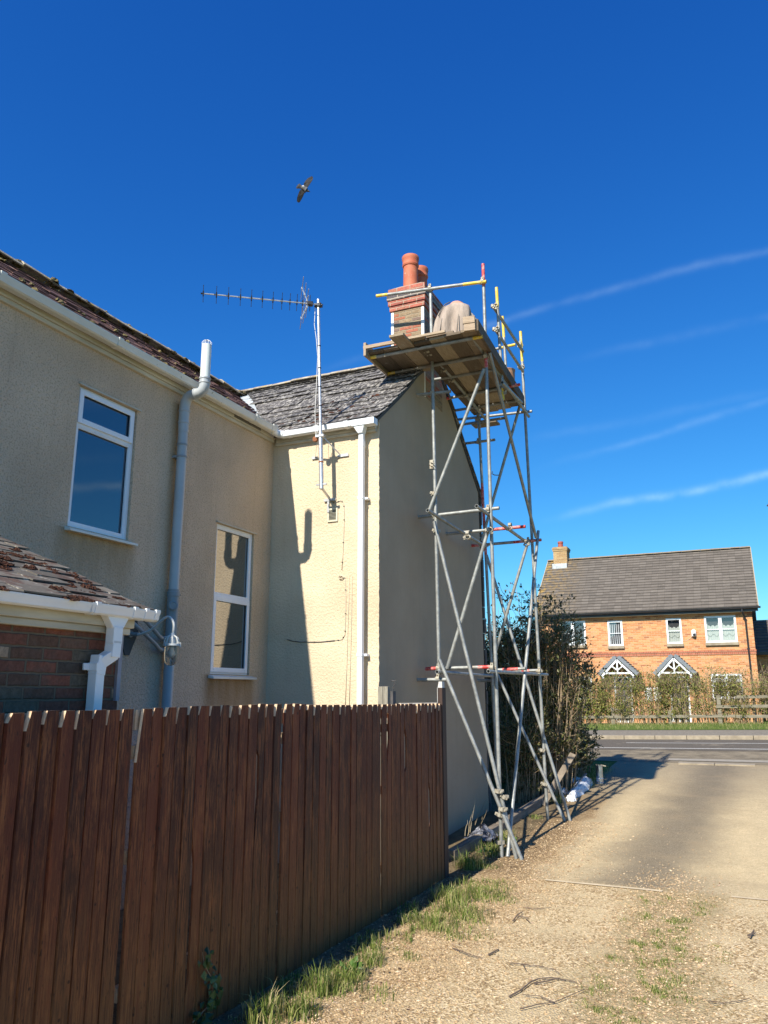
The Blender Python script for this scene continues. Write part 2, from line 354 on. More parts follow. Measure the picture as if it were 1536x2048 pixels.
CONCRETE = simple('pale_concrete', (.25, .205, .145), (.36, .30, .215), 6, .9, bs=50, bst=.5, speck=(40, .62, (.28, .25, .2)))
TERRA = simple('terracotta_pot', (.44, .105, .05), (.52, .16, .08), 6, .7, bst=.1, speck=(9, .66, (.60, .36, .26)))
MORTAR = simple('mortar_flaunching', (.30, .26, .19), (.42, .37, .28), 12, .95, bs=40, bst=.8, bd=.01)
WHITEMORTAR = simple('white_strip', (.78, .77, .72), (.84, .83, .80), 12, .8)
def glassmat(name, base, ior=2.1, rough=.015, tr=None):
    t = NT(name); t.b.inputs['IOR'].default_value = ior
    m = t.done(base, rough, t.bump(t.noise(1.2, 2), .04, .02), spec=.5)
    if tr is not None:
        ms = t.n.new('ShaderNodeMixShader'); tp = t.n.new('ShaderNodeBsdfTransparent'); gl = t.n.new('ShaderNodeBsdfGlossy'); gl.inputs['Roughness'].default_value = rough
        ms.inputs[0].default_value = tr; t.l.new(tp.outputs[0], ms.inputs[1]); t.l.new(gl.outputs[0], ms.inputs[2]); t.l.new(ms.outputs[0], t.out.inputs[0])
    return m
GLASS = glassmat('dark_window_glass', (.012, .03, .055), 2.25)
GLASS2 = glassmat('reflective_window_glass', (.022, .025, .022), 3.4)
GLASSF = glassmat('clear_window_glass', (.02, .02, .025), 1.5, .02, .14)
DARKIN = simple('dark_room', (.035, .038, .04), (.05, .05, .05), 3, .9)
NET = simple('net_curtain', (.36, .40, .36), (.50, .53, .48), 18, .9, stretch=(6, 6, .3))
BLIND = simple('grey_blind', (.40, .42, .44), (.5, .52, .54), 5, .7)
BLACKPL = simple('black_gutter_plastic', (.018, .018, .02), (.03, .03, .035), 5, .35)
DOORM = simple('dark_door_paint', (.045, .05, .06), (.06, .065, .075), 5, .4)
SKIN = simple('skin', (.52, .27, .19), (.60, .34, .25), 9, .55, bst=.1)
CLOTH = simple('beige_work_cotton', (.30, .235, .19), (.44, .355, .29), 9, .9, bs=22, bst=.6, bd=.02, stretch=(1, 1, .25))
CLOTH2 = simple('dusty_grey_shirt', (.36, .32, .29), (.48, .44, .40), 7, .9, bs=60, bst=.3)
# ------------------------------------------------------------------ ground
def g(X, Y):
    z = .04 * max(0, min(Y, 20) - 10) + .035 * max(0, min(Y, 30) - 20)
    return z + .02 * (max(-12, min(12, X)) + 2.5) * min(1, max(0, (Y - 18) / 6))
def G(x, y):      # sight line meets the ground
    z = 0
    for _ in range(40): p = PZ(x, y, z); z = .5 * z + .5 * g(p.x, p.y)
    return p
def sheet(name, xs, ys, off, mat, edge=None, kind='structure'):
    vs = []; fs = []
    for j, y in enumerate(ys):
        for i, x in enumerate(xs):
            if edge and i == 0: x = edge(y)
            vs.append((x, y, g(x, y) + off))
    n = len(xs)
    for j in range(len(ys) - 1):
        for i in range(n - 1): fs.append((j * n + i, j * n + i + 1, (j + 1) * n + i + 1, (j + 1) * n + i))
    b = MB(); b.add(vs, fs); o = b.build(name, mat); tag(o, kind=kind); return o
t = NT('soil_and_turf')
c = t.ramp(t.noise(4, 6, .7), [(.35, (.10, .075, .045)), (.65, (.22, .165, .095))])
c = t.mix(t.ramp(t.noise(55, 4, .7), [(.55, 0.0), (.65, .7)]), c, (.30, .23, .14))
far = t.math('MAXIMUM', t.sstep(t.Y, 14.5, 16), t.sstep(t.X, 4, 6))
gr = t.ramp(t.noise(9, 6, .7), [(.35, (.05, .09, .02)), (.65, (.12, .16, .04))])
c = t.mix(far, c, gr)
SOIL = t.done(c, .95, t.bump(t.noise(45, 5, .7), .8, .02), spec=.1)
frange = lambda a, b, s: [a + s * i for i in range(int(round((b - a) / s)) + 1)]
xs = [-600, -300, -120, -60, -30] + frange(-15, 15, 1) + [30, 60, 120, 300, 600]
ys = [-300, -120, -50, -25] + frange(-12, 44, 1) + [60, 90, 150, 300, 700]
sheet('ground', xs, ys, -.012, SOIL)

t = NT('lane_surface')
wv = t.math('MULTIPLY', t.math('SUBTRACT', t.noise(.9, 3, .5), .5), .7)
Yn = t.math('ADD', t.Y, t.math('MULTIPLY', t.math('SUBTRACT', t.noise(3.5, 5, .65), .5), .5))
Xn = t.math('ADD', t.X, wv)
asph = t.ramp(t.noise(90, 4, .75), [(.36, (.085, .072, .054)), (.52, (.165, .138, .102)), (.66, (.31, .26, .185))])
sand = t.ramp(t.noise(75, 4, .75), [(.33, (.42, .315, .17)), (.5, (.64, .50, .29)), (.68, (.80, .66, .43))])
# a dark swept strip between the dusty wheel tracks
mid = t.math('SUBTRACT', t.math('SUBTRACT', Xn, -1.18), t.math('MULTIPLY', t.math('SUBTRACT', t.Y, 11), .045))
strip = t.math('SUBTRACT', 1, t.sstep(t.math('ABSOLUTE', mid), .05, .95))
lft = t.math('SUBTRACT', 1, t.sstep(Xn, -2.55, -2.0))
dust = t.math('SUBTRACT', 1, t.math('MULTIPLY', t.math('MAXIMUM', strip, t.math('MULTIPLY', lft, .7)), .80))
dust = t.math('MULTIPLY', dust, t.math('SUBTRACT', 1, t.math('MULTIPLY', t.sstep(Yn, 12.5, 20.5), .60)))
dust = t.math('MULTIPLY', dust, t.math('ADD', .58, t.math('MULTIPLY', t.noise(5, 5, .7), .62)), True)
hard = t.mix(dust, asph, sand)
mot = t.noise(26, 5, .8)
hard = t.mix(t.math('MULTIPLY', t.ramp(mot, [(.40, 1.0), (.56, 0.0)]), .30), hard, t.mix(1.0, hard, (.55, .52, .48), 'MULTIPLY'))
hard = t.mix(t.math('MULTIPLY', t.ramp(t.noise(120, 2, .6), [(.66, 0.0), (.70, 1.0)]), .8), hard, (.72, .60, .42))
grav = t.ramp(t.voro(62, 'F1', 'Color'), [(.2, (.28, .19, .095)), (.5, (.58, .425, .23)), (.8, (.80, .64, .40))])
grav = t.mix(t.ramp(t.noise(2.4, 4, .6), [(.45, 0.0), (.62, .75)]), grav, sand)
cs = t.math('SUBTRACT', 1, t.sstep(t.math('ABSOLUTE', t.math('ADD', Xn, .86)), .18, .62)); grav = t.mix(t.math('MULTIPLY', cs, .55), grav, t.ramp(t.noise(16, 6, .75), [(.38, (.11, .125, .03)), (.5, (.24, .18, .085)), (.62, (.50, .37, .20))]))
vor = t.voro(62)
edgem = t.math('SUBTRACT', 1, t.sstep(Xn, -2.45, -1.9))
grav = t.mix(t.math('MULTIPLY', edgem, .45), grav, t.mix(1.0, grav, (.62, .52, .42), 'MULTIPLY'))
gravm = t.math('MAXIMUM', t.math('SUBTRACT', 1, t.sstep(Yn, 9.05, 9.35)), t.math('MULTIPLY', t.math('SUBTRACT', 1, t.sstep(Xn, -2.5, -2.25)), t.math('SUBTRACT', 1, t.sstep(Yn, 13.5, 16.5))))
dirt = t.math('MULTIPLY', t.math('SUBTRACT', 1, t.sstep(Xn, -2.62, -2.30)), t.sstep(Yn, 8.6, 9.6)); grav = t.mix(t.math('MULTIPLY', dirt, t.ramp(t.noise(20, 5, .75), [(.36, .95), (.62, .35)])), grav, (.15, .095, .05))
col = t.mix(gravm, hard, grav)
col = t.mix(t.math('MULTIPLY', t.ramp(t.noise(1.6, 5, .6), [(.52, 0.0), (.7, 1.0)]), .35), col, (.36, .27, .16))
h = t.math('ADD', t.math('MULTIPLY', t.noise(70, 5, .75), .7), t.math('MULTIPLY', t.math('MULTIPLY', vor, gravm), .9))
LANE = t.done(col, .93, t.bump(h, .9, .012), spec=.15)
def lane_edge(y):
    base = -2.95 if y < 9.6 else -2.95 - .03 * (y - 9.6) if y < 13 else -3.05
    return base + .12 * (noise.noise(Vector((0, y * 1.7, 3))))
sheet('lane', [-3, -2.6] + frange(-2, 3, 1) + [3.6], frange(-12, 22, 1), -.004, LANE)
# kerb-level junction, carriageway and pavements
ASPH = simple('carriageway_asphalt', (.095, .082, .068), (.155, .135, .11), 40, .95, bs=120, bst=.4, speck=(1.2, .56, (.20, .17, .13)), spec=.1)
APRON = simple('worn_apron_asphalt', (.15, .125, .09), (.26, .215, .15), 3, .95, bs=90, bst=.5, speck=(40, .6, (.34, .28, .19)), spec=.1)
PAVE = simple('pavement_asphalt', (.17, .145, .11), (.25, .215, .165), 12, .9, bs=90, bst=.4)
xw = [-120, -60, -30] + frange(-14, 14, 1) + [30, 60, 120]
sheet('junction_apron', frange(-8, 8, 1), [20, 21, 22, 23], .000, APRON)
sheet('carriageway', xw, [22.6, 23, 24, 25, 25.71], .006, ASPH)
WLINE = simple('worn_white_line', (.62, .60, .54), (.42, .40, .36), 30, .8, lo=.45, hi=.62)
def strip(name, x0, x1, y0, y1, off, mat, kind='structure'):
    b = MB(); n = max(1, int(abs(x1 - x0))); 
    for i in range(n):
        a, c2 = x0 + (x1 - x0) * i / n, x0 + (x1 - x0) * (i + 1) / n
        b.add([(a, y0, g(a, y0) + off), (c2, y0, g(c2, y0) + off), (c2, y1, g(c2, y1) + off), (a, y1, g(a, y1) + off)], [(0, 1, 2, 3)])
    return tag(b.build(name, mat), kind=kind)
strip('road_edge_line', -5.2, 12, 23.02, 23.13, .011, WLINE)
strip('road_centre_line', -3.4, 12, 24.50, 24.59, .011, WLINE)
TH = simple('dusty_concrete_edge', (.50, .39, .24), (.66, .54, .36), 5, .95, bs=50, bst=.4)
strip('concrete_threshold', -2.22, -1.0, 9.08, 9.145, .004, TH); strip('concrete_threshold', -.35, 3.4, 9.14, 9.20, .003, TH)
def kerbs(y0, y1, x0, x1, hgt, n, mat, name):
    b = MB(); w = (x1 - x0) / n
    for i in range(n):
        a, c2 = x0 + w * i + .006, x0 + w * (i + 1) - .006; j = random.uniform(-.004, .004)
        p = []
        for off in (-.1, None):
            for (x, y) in ((a, y0), (c2, y0), (c2, y1), (a, y1)): p.append((x, y, g(x, y) + (off if off else hgt + j)))
        b.hexa(p)
    return tag(b.build(name, mat, bevel=.012), kind='structure')
random.seed(3)
kerbs(25.71, 25.86, -28, 28, .115, 62, CONCRETE, 'far_kerb')
sheet('pavement', xw, [25.86, 27, 27.95], .105, PAVE)
# two flush dropped-kerb slabs at the mouth of the lane
for x0, x1 in ((-1.62, -.86), (-.84, -.02)):
    b = MB(); b.box(x0, 19.72, g(x0, 20) - .05, x1, 20.12, g(x1, 20) + .012)
    tag(b.build('dropped_kerb', CONCRETE, bevel=.006), kind='structure')
strip('apron_strip', -1.9, 3.4, 20.35, 20.75, .010, simple('pale_strip_asphalt', (.26, .23, .18), (.34, .30, .24), 9, .9))
VERGE = simple('verge_turf', (.08, .13, .025), (.16, .22, .05), 9, .95, bs=60, bst=1, bd=.03, spec=.1)
sheet('verge', xw, [27.95, 29, 30, 31, 32], .115, VERGE)

# ------------------------------------------------------------------ rendered house
XA, XC, YB, YE = -5.617, -4.036, 8.70, 13.0
EZ = 5.42
house = thing('rendered_house', 'old cream and grey roughcast house with slate roofs and brick chimney behind the brown fence', 'house', (XA, YB, 0))
def wall_open(b, axis, const, u0, u1, z0, z1, ops, sign, depth, mi=0):
    us = sorted({u0, u1, *[o[0] for o in ops], *[o[1] for o in ops]}); zs = sorted({z0, z1, *[o[2] for o in ops], *[o[3] for o in ops]})
    def P(u, z, d=0): return (const - sign * d, u, z) if axis == 0 else (u, const - sign * d, z)
    for i in range(len(us) - 1):
        for j in range(len(zs) - 1):
            uc, zc = (us[i] + us[i + 1]) / 2, (zs[j] + zs[j + 1]) / 2
            if any(o[0] < uc < o[1] and o[2] < zc < o[3] for o in ops): continue
            b.add([P(us[i], zs[j]), P(us[i + 1], zs[j]), P(us[i + 1], zs[j + 1]), P(us[i], zs[j + 1])], [(0, 1, 2, 3)], mi)
    for (a, c2, d0, d1) in ops:
        q = [(a, d0), (c2, d0), (c2, d1), (a, d1)]
        for k in range(4):
            (p0, q0), (p1, q1) = q[k], q[(k + 1) % 4]
            b.add([P(p0, q0), P(p1, q1), P(p1, q1, depth), P(p0, q0, depth)], [(0, 1, 2, 3)], mi)
OPS = [(5.24, 6.04, 3.51, 4.905), (7.51, 8.30, 2.205, 3.985)]
b = MB(); wall_open(b, 0, XA, -3.0, YB + .3, -.1, EZ, OPS, 1, .16)
b.add([(XA, -3, -.1), (-9.8, -3, -.1), (-9.8, -3, EZ), (XA, -3, EZ)], [(0, 1, 2, 3)]); b.add([(-9.8, -3, -.1), (-9.8, 13, -.1), (-9.8, 13, EZ), (-9.8, -3, EZ)], [(0, 1, 2, 3)])
b.add([(-7.7, -3, 7.0), (XA, -3, EZ), (-9.8, -3, EZ)], [(0, 1, 2)])
b.build('side_wall', WALLA, house)
b = MB(); b.box(XA, YB, -.1, XC - .006, YB + .22, EZ + .04); b.build('front_wall', CREAM, house)
# gable end wall: roof profile with a slight kick at the eaves
PROF = [(8.52, 5.36), (8.70, 5.49), (9.32, 5.97), (9.71, 6.29), (10.02, 6.57), (10.8, 7.13)]
def zB(y):
    y = min(y, 21.6 - y)
    for (a, za), (c2, zc) in zip(PROF, PROF[1:]):
        if y <= c2 or c2 == 10.8: return za + (zc - za) * (y - a) / (c2 - a)
poly = [(XC, YB + .006, -.1), (XC, YE, -.1)] + [(XC, y, zB(y) - .03) for y in (12.9, 12.28, 11.89, 11.58, 10.8, 10.02, 9.71, 9.32, 8.704)]
b = MB(); b.prism(poly, (-.22, 0, 0)); 
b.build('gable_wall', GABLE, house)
# render returns round the corner as a thin ragged cream edge
random.seed(5); b = MB(); pts = []
z = 0
while z < EZ + .02: pts.append((z, random.uniform(.004, .014))); z += random.uniform(.015, .05)
vs = []
for z, e in pts: vs += [(XC - .01, YB - .002, z), (XC + e, YB - .002, z), (XC + e * .6, YB + .012 + e, z)]
fs = []
for i in range(len(pts) - 1): fs += [(3 * i, 3 * i + 1, 3 * i + 4, 3 * i + 3), (3 * i + 1, 3 * i + 2, 3 * i + 5, 3 * i + 4)]
b.add(vs, fs); b.build('render_edge', CREAM, house)
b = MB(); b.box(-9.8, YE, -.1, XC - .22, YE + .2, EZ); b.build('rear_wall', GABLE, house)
# ledges at the back corner of the gable (quoin-like slate slips)
b = MB(); random.seed(8); z = .1
while z < 5.3:
    hh = random.uniform(.18, .4); e = random.uniform(.01, .07); b.box(XC - .1, YE + .004, z, XC + e * .2, YE + .03 + e, z + hh); z += hh + .01
b.build('rear_corner_slips', simple('dark_slip', (.06, .06, .06), (.12, .11, .10), 8, .8), house)

# windows on the side wall (facing +X)
def win_x(y0, y1, z0, z1, zt, top_sash, low_sash, glass, label, inner=.0):
    w = MB(); x = XA - .03; fr = .045
    def bar(a, c2, d0, d1, xo, th): w.box(x + xo - th, a, d0, x + xo, c2, d1)
    bar(y0, y0 + fr, z0, z1, 0, .07); bar(y1 - fr, y1, z0, z1, 0, .07); bar(y0 + fr, y1 - fr, z0, z0 + fr, 0, .07); bar(y0 + fr, y1 - fr, z1 - fr, z1, 0, .07)
    bar(y0 + fr, y1 - fr, zt - .028, zt + .028, 0, .07)
    fo = w.build('window_frame', UPVC, house, bevel=.004, label=label)
    for k, (a, c2, sash) in enumerate(((z0 + fr, zt - .028, low_sash), (zt + .028, z1 - fr, top_sash))):
        ya, yb = y0 + fr, y1 - fr
        if sash:
            s = MB(); m = .055; e = .014; ya -= .022; yb += .022; a -= .022; c2 += .022; x2 = x + .018
            s.box(x2 - .016, ya, a, x2, ya + m, c2); s.box(x2 - .016, yb - m, a, x2, yb, c2); s.box(x2 - .016, ya + m, a, x2, yb - m, a + m); s.box(x2 - .016, ya + m, c2 - m, x2, yb - m, c2)
            so_ = s.build('sash', UPVC, fo, bevel=.005)
            ya += m; yb -= m; a += m; c2 -= m; xg = x - .012
        else:
            s = MB(); e = .014; x2 = x - .004
            s.box(x2 - .02, ya, a, x2, ya + e, c2); s.box(x2 - .02, yb - e, a, x2, yb, c2); s.box(x2 - .02, ya + e, a, x2, yb - e, a + e); s.box(x2 - .02, ya + e, c2 - e, x2, yb - e, c2)
            s.build('glazing_bead', UPVC, fo, bevel=.003); xg = x - .03
        p = MB(); p.add([(xg, ya - .01, a - .01), (xg, yb + .01, a - .01), (xg, yb + .01, c2 + .01), (xg, ya - .01, c2 + .01)], [(0, 1, 2, 3)])
        # sheet glass is never dead flat
        p.build('pane', glass, fo)
        p = MB(); p.box(xg - .012, ya - .012, a - .012, xg - .004, yb + .012, c2 + .012); p.build('pane_back', DARKIN, fo)
    s = MB(); s.prism([(XA - .03, y0 - .03, z0 - .045), (XA + .075, y0 - .03, z0 - .055), (XA + .075, y0 - .03, z0 - .03), (XA - .03, y0 - .03, z0 - .002)], (0, y1 - y0 + .10, 0))
    s.build('sill', UPVC_OLD, fo, bevel=.004)
    s = MB(); s.box(XA - .02, y0 - .02, z1 + .002, XA + .022, y1 + .04, z1 + .016); s.build('drip_strip', FASCIA, fo)
win_x(5.24, 6.04, 3.51, 4.905, 4.53, True, False, GLASS, 'upper window with small top-hung light reflecting blue sky')
win_x(7.51, 8.30, 2.205, 3.985, 3.12, False, True, GLASS2, 'tall narrow window reflecting the sunlit wall')

# roofs
def slates(b, P, u0, u1, s0, s1, w, e, keep=None, jit=1.0, th=.007, lift=.012):
    """P(u, s, h): u along the eaves, s up the slope, h above the roof plane"""
    row = 0; s = s0
    while s < s1:
        u = u0 - (w / 2 if row % 2 else 0) - random.uniform(0, .02)
        while u < u1:
            ww = w * random.uniform(.97, 1.0) - .004
            a, c2 = max(u, u0), min(u + ww, u1)
            if c2 - a > .04 and (keep is None or keep((a + c2) / 2, s + e / 2)):
                j = random.uniform(-.010, .010) * jit; k = random.uniform(-.009, .009) * jit; l = lift * random.uniform(.7, 1.6)
                if random.random() < .03 * jit: j -= .03
                t2 = min(s + e * 2.0, s1 + .03)
                p = [P(a, s + j + k, l), P(c2, s + j - k, l + random.uniform(0, .004) * jit), P(c2, t2, .002), P(a, t2, .002)]
                q = [P(a, s + j + k, l + th), P(c2, s + j - k, l + th + random.uniform(0, .004) * jit), P(c2, t2, .002 + th), P(a, t2, .002 + th)]
                b.hexa(p + q)
            u += w
        row += 1; s += e * random.uniform(.98, 1.02)
random.seed(11)
SL = 2.75
def PB(u, s, h):      # roof of the wing, facing the camera
    f = s / SL; y = 8.60 + f * 2.2; return Vector((u, y - h * .62, zB(y) + .01 + h * .78))
valley = lambda y: XA - .12 - (y - 8.62) * .90
b = MB()
ys_ = [8.60, 8.70, 9.32, 9.71, 10.02, 10.8, 11.58, 11.89, 12.28, 12.9, 13.1]
top = [(y, zB(y) + .004) for y in ys_]
x0r = -8.6
b.prism([(x0r, y, z) for y, z in top] + [(x0r, y, z - .05) for y, z in reversed(top)], (XC + .02 - x0r, 0, 0))
rb = b.build('wing_roof', slate_mat('slate_underlay', (.05, .05, .05), (.08, .08, .08), (.1, .1, .1), .2, .6), house)
b = MB(); slates(b, PB, -8.2, XC + .045, .0, SL - .02, .27, .205, lift=.024, th=.010, keep=lambda u, s: u > valley(8.6 + s / SL * 2.2) + .05)
b.build('slates', SLATE_B, rb)
b = MB(); random.seed(12)
PBr = lambda u, s, h: (lambda v: Vector((v.x, 21.6 - v.y, v.z)))(PB(u, s, h))
slates(b, PBr, -8.2, XC + .045, .0, SL - .02, .25, .19); b.build('rear_slates', SLATE_B, rb)
# ridge tiles, slipped and mossy
def ridge(b, p0, p1, n, r=.10, jit=.012, drop=.05):
    p0, p1 = Vector(p0), Vector(p1); d = (p1 - p0) / n; t = d.normalized(); side = Vector((-t.y, t.x, 0))
    for i in range(n):
        a = p0 + d * i + Vector((0, 0, random.uniform(-jit, jit))); c2 = p0 + d * (i + .985) + Vector((0, 0, random.uniform(-jit, jit)))
        vs = []
        for q in (a, c2):
            for rr in (r, r - .018):
                for k in range(7):
                    an = math.pi * (.12 + .76 * k / 6); vs.append(q + side * math.cos(an) * rr * 1.1 + Vector((0, 0, math.sin(an) * rr - drop)))
        fs = []
        for k in range(6): fs += [(k, k + 1, 14 + k + 1, 14 + k), (7 + k, 21 + k, 21 + k + 1, 7 + k + 1), (k, 7 + k, 7 + k + 1, k + 1), (14 + k, 14 + k + 1, 21 + k + 1, 21 + k)]
        fs += [(0, 14, 21, 7), (6, 13, 27, 20)]
        b.add(vs, fs)
random.seed(4); b = MB(); ridge(b, (-7.75, 10.8, 7.17), (-4.72, 10.8, 7.19), 8); b.build('ridge_tiles', RIDGE, rb)
b = MB(); random.seed(2)
def blob(b, c, rx, ry, rz, n=7, jit=.3):
    vs = []; fs = []
    for i in range(n):
        th_ = math.pi * i / (n - 1) / 2
        for k in range(10):
            a = 2 * math.pi * k / 10; rr = math.cos(th_) * (1 + random.uniform(-jit, jit)); vs.append((c[0] + rx * rr * math.cos(a), c[1] + ry * rr * math.sin(a), c[2] + rz * math.sin(th_) * (1 + random.uniform(-jit, jit))))
    for i in range(n - 1):
        for k in range(10): fs.append((i * 10 + k, i * 10 + (k + 1) % 10, (i + 1) * 10 + (k + 1) % 10, (i + 1) * 10 + k))
    b.add(vs, fs)
for _ in range(46):
    u = random.uniform(-5.6, -4.3); s = random.choice((.12, .3, .49, .66, 1.0)) + random.uniform(-.03, .03)
    p = PB(u, s, .02); blob(b, p, random.uniform(.02, .06), random.uniform(.015, .035), random.uniform(.012, .03), 4)
tag(b.build('moss', MOSS, rb), kind='stuff')
# lead valley between the two roofs
b = MB(); n = 14
for i in range(n):
    y0, y1 = 8.58 + i * 2.16 / n, 8.58 + (i + 1) * 2.16 / n
    for sgn in (0,):
        w1, w0 = .10, .10
        b.add([(valley(y0) - w0, y0, zB(y0) + .075), (valley(y0) + w0, y0, zB(y0) + .045), (valley(y1) + w1, y1, zB(y1) + .045), (valley(y1) - w1, y1, zB(y1) + .075)], [(0, 1, 2, 3)])
b.build('valley_flashing', LEAD, rb)
# main roof
def PAf(u, s, h): return Vector((XA + .07 - s * .80 + h * .58, u, 5.47 + s * .60 + h * .8))
SA = 2.42
b = MB(); 
eA, rA = PAf(0, 0, 0), PAf(0, SA, 0)
b.prism([(eA.x, -3.1, eA.z), (rA.x, -3.1, rA.z), (2 * rA.x - eA.x, -3.1, eA.z), (2 * rA.x - eA.x, -3.1, eA.z - .06), (rA.x, -3.1, rA.z - .06), (eA.x, -3.1, eA.z - .06)], (0, 11.6, 0))
b.prism([(rA.x, 8.5, rA.z), (rA.x, 10.7, rA.z), (2 * rA.x - eA.x, 13.1, eA.z), (2 * rA.x - eA.x, 8.5, eA.z)], (0, 0, -.05))
ra = b.build('main_roof', simple('roof_underlay_dark', (.05, .045, .04), (.07, .06, .055), 5, .9), house)
b = MB(); random.seed(21)
slates(b, PAf, -3.0, 10.7, 0, SA, .24, .17, keep=lambda u, s: PAf(u, s, 0).x > -20 and (u < 8.62 or PAf(u, s, 0).x < valley(u) - .05), jit=1.5, lift=.016)
b.build('slates', SLATE_A, ra)
b = MB(); ridge(b, (rA.x, -3, rA.z + .04), (rA.x, 10.75, rA.z + .05), 31, .11, .02); b.build('ridge_tiles', RIDGE, ra)
b = MB()
for _ in range(90):
    u = random.uniform(2.5, 8.6); s = random.uniform(0, 1.0) if random.random() < .6 else random.uniform(0, SA)
    p = PAf(u, s, .02); blob(b, p, random.uniform(.015, .04), random.uniform(.02, .05), random.uniform(.012, .04), 4)
for _ in range(60):
    u = random.uniform(2.5, 10.5); p = Vector((rA.x + random.uniform(-.1, .1), u, rA.z + .05)); blob(b, p, .05, .06, random.uniform(.02, .07), 4)
tag(b.build('moss', MOSS2, ra), kind='stuff')
# fascias, soffits and gutters
FX = XA + .085
b = MB(); b.box(XA - .02, -3, 5.318, XA + .035, YB - .04, 5.36); b.box(XA - .02, -3, 5.36, XA + .055, YB - .06, 5.45); b.box(XA - .02, -3, 5.45, XA + .075, YB - .07, 5.475)
b.build('fascia', FASCIA, house, bevel=.006)
b = MB(); b.box(XA + .037, YB - .035, 5.275, XC - .02, YB + .02, 5.315); b.box(XA + .057, YB - .055, 5.315, XC - .02, YB + .02, 5.39); b.box(XA + .077, YB - .075, 5.39, XC - .02, YB + .02, 5.415)
b.build('front_fascia', FASCIA, house, bevel=.006)
b = MB(); b.box(-5.616 + .033, 7.68, 5.372, XA + .058, 8.28, 5.408); b.build('soffit_vent', simple('vent_mesh', (.10, .09, .08), (.2, .18, .15), 60, .9), house)
def gutter(b, path, w=.115, d=.075, half=True):
    """open trough swept along a straight path, outward vector given"""
    (p0, p1, outv) = path; p0, p1, o = Vector(p0), Vector(p1), Vector(outv)
    pr = [(0, 0), (.002, -.055), (.014, -.074), (.082, -.078), (.100, -.066), (.108, -.028), (.118, -.012), (.119, .004), (.110, .005), (.108, -.010), (.099, -.028), (.092, -.062), (.080, -.070), (.018, -.068), (.009, -.052), (.006, 0)]
    k = w / .115; n = len(pr); vs = [p0 + o * a * k + Vector((0, 0, c2 * k)) for a, c2 in pr] + [p1 + o * a * k + Vector((0, 0, c2 * k)) for a, c2 in pr]
    b.add(vs, [(i, (i + 1) % n, n + (i + 1) % n, n + i) for i in range(n)])
def union(b, p, along, outv, w=.115, l=.045):
    p, a, o = Vector(p), Vector(along), Vector(outv); k = w / .115
    pr = [(-.004, .006), (-.004, -.058), (.010, -.081), (.084, -.085), (.107, -.071), (.116, -.030), (.125, -.014), (.126, .010), (.104, .010), (.104, .0)]
    n = len(pr); vs = [p - a * l + o * x * k + Vector((0, 0, z * k)) for x, z in pr] + [p + a * l + o * x * k + Vector((0, 0, z * k)) for x, z in pr]
    b.add(vs, [(i, (i + 1) % n, n + (i + 1) % n, n + i) for i in range(n)] + [tuple(range(n))[::-1], tuple(range(n, 2 * n))])
b = MB(); gutter(b, ((XA + .078, -3, 5.472), (XA + .078, YB - .22, 5.465), (1, 0, 0)))
for y in (.6, 4.13, 5.53, 6.83, 8.0, 8.42): union(b, (XA + .078, y, 5.470), (0, 1, 0), (1, 0, 0), l=.03 if y < 8.3 else .05)
b.build('side_gutter', UPVC_OLD, house, smooth=True, auto=True)
b = MB(); gutter(b, ((XA + .20, YB - .078, 5.41), (XC + .015, YB - .078, 5.415), (0, -1, 0)), .105)
b.tube([(XA + .135, YB - .26, 5.425), (XA + .14, YB - .18, 5.41), (XA + .17, YB - .14, 5.395), (XA + .24, YB - .135, 5.385)], .052, 12)
for x in (-5.30, -4.86, -4.42): union(b, (x, YB - .078, 5.412), (1, 0, 0), (0, -1, 0), .105, l=.03)
b.box(-4.33, YB - .19, 5.335, XC + .02, YB - .07, 5.418)
b.build('front_gutter', UPVC, house, smooth=True, auto=True)
# square downpipe on the sunlit front wall
b = MB(); XD = -4.225
b.prism([(XD - .09, YB - .18, 5.335), (XD + .07, YB - .18, 5.335), (XD + .033, YB - .16, 5.24), (XD - .033, YB - .16, 5.24)], (0, .10, 0))
b.box(XD - .033, YB - .135, .1, XD + .033, YB - .07, 5.25)
b.box(XD - .037, YB - .139, 5.06, XD + .037, YB - .066, 5.15)
for z in (4.37, 2.42, .9): b.box(XD - .038, YB - .142, z, XD + .038, YB - .062, z + .035); b.box(XD + .03, YB - .08, z + .002, XD + .075, YB - .003, z + .033)
b.build('downpipe', UPVC, house, bevel=.006)
# soil stack with swan neck over the gutter
YS = 6.70
b = MB(); XS = XA + .075; r = .055
P0 = Vector((XS, YS, 5.02))
b.tube([(XS, YS, 1.0), (XS, YS, 4.90)], r, 20); b.build('soil_pipe', PVCGREY, house, smooth=True, auto=True)
topc = PY(413, 700, YS); xt = topc.x; 
b = MB(); b.tube([(xt, YS, 5.45), (xt, YS, PY(413, 690, YS).z)], .056, 20, hollow=True); b.build('vent_pipe', PVCPALE, house, smooth=True, auto=True)
b = MB(); zt_ = PY(413, 690, YS).z
for k in range(10):
    a = 2 * math.pi * k / 10; c_, s_ = math.cos(a) * .052, math.sin(a) * .052
    b.tube([(xt + c_, YS + s_, zt_ - .01), (xt + c_ * 1.05, YS + s_ * 1.05, zt_ + .03), (xt + c_ * .5, YS + s_ * .5, zt_ + .055), (xt, YS, zt_ + .06)], .0028, 5)
b.build('vent_cage', UPVC, house)
b = MB(); zc = 5.10
b.tube([(XS, YS, 4.86), (XS, YS, 5.16), (XS + .008, YS, 5.22), (XS + .035, YS, 5.27), (XS + .08, YS, 5.295), (xt - .10, YS, 5.30), (xt - .05, YS, 5.305), (xt - .015, YS, 5.335), (xt, YS, 5.385), (xt, YS, 5.46)], .059, 20)
b.build('swan_neck', PVCGREY, house, smooth=True, auto=True)
b = MB()
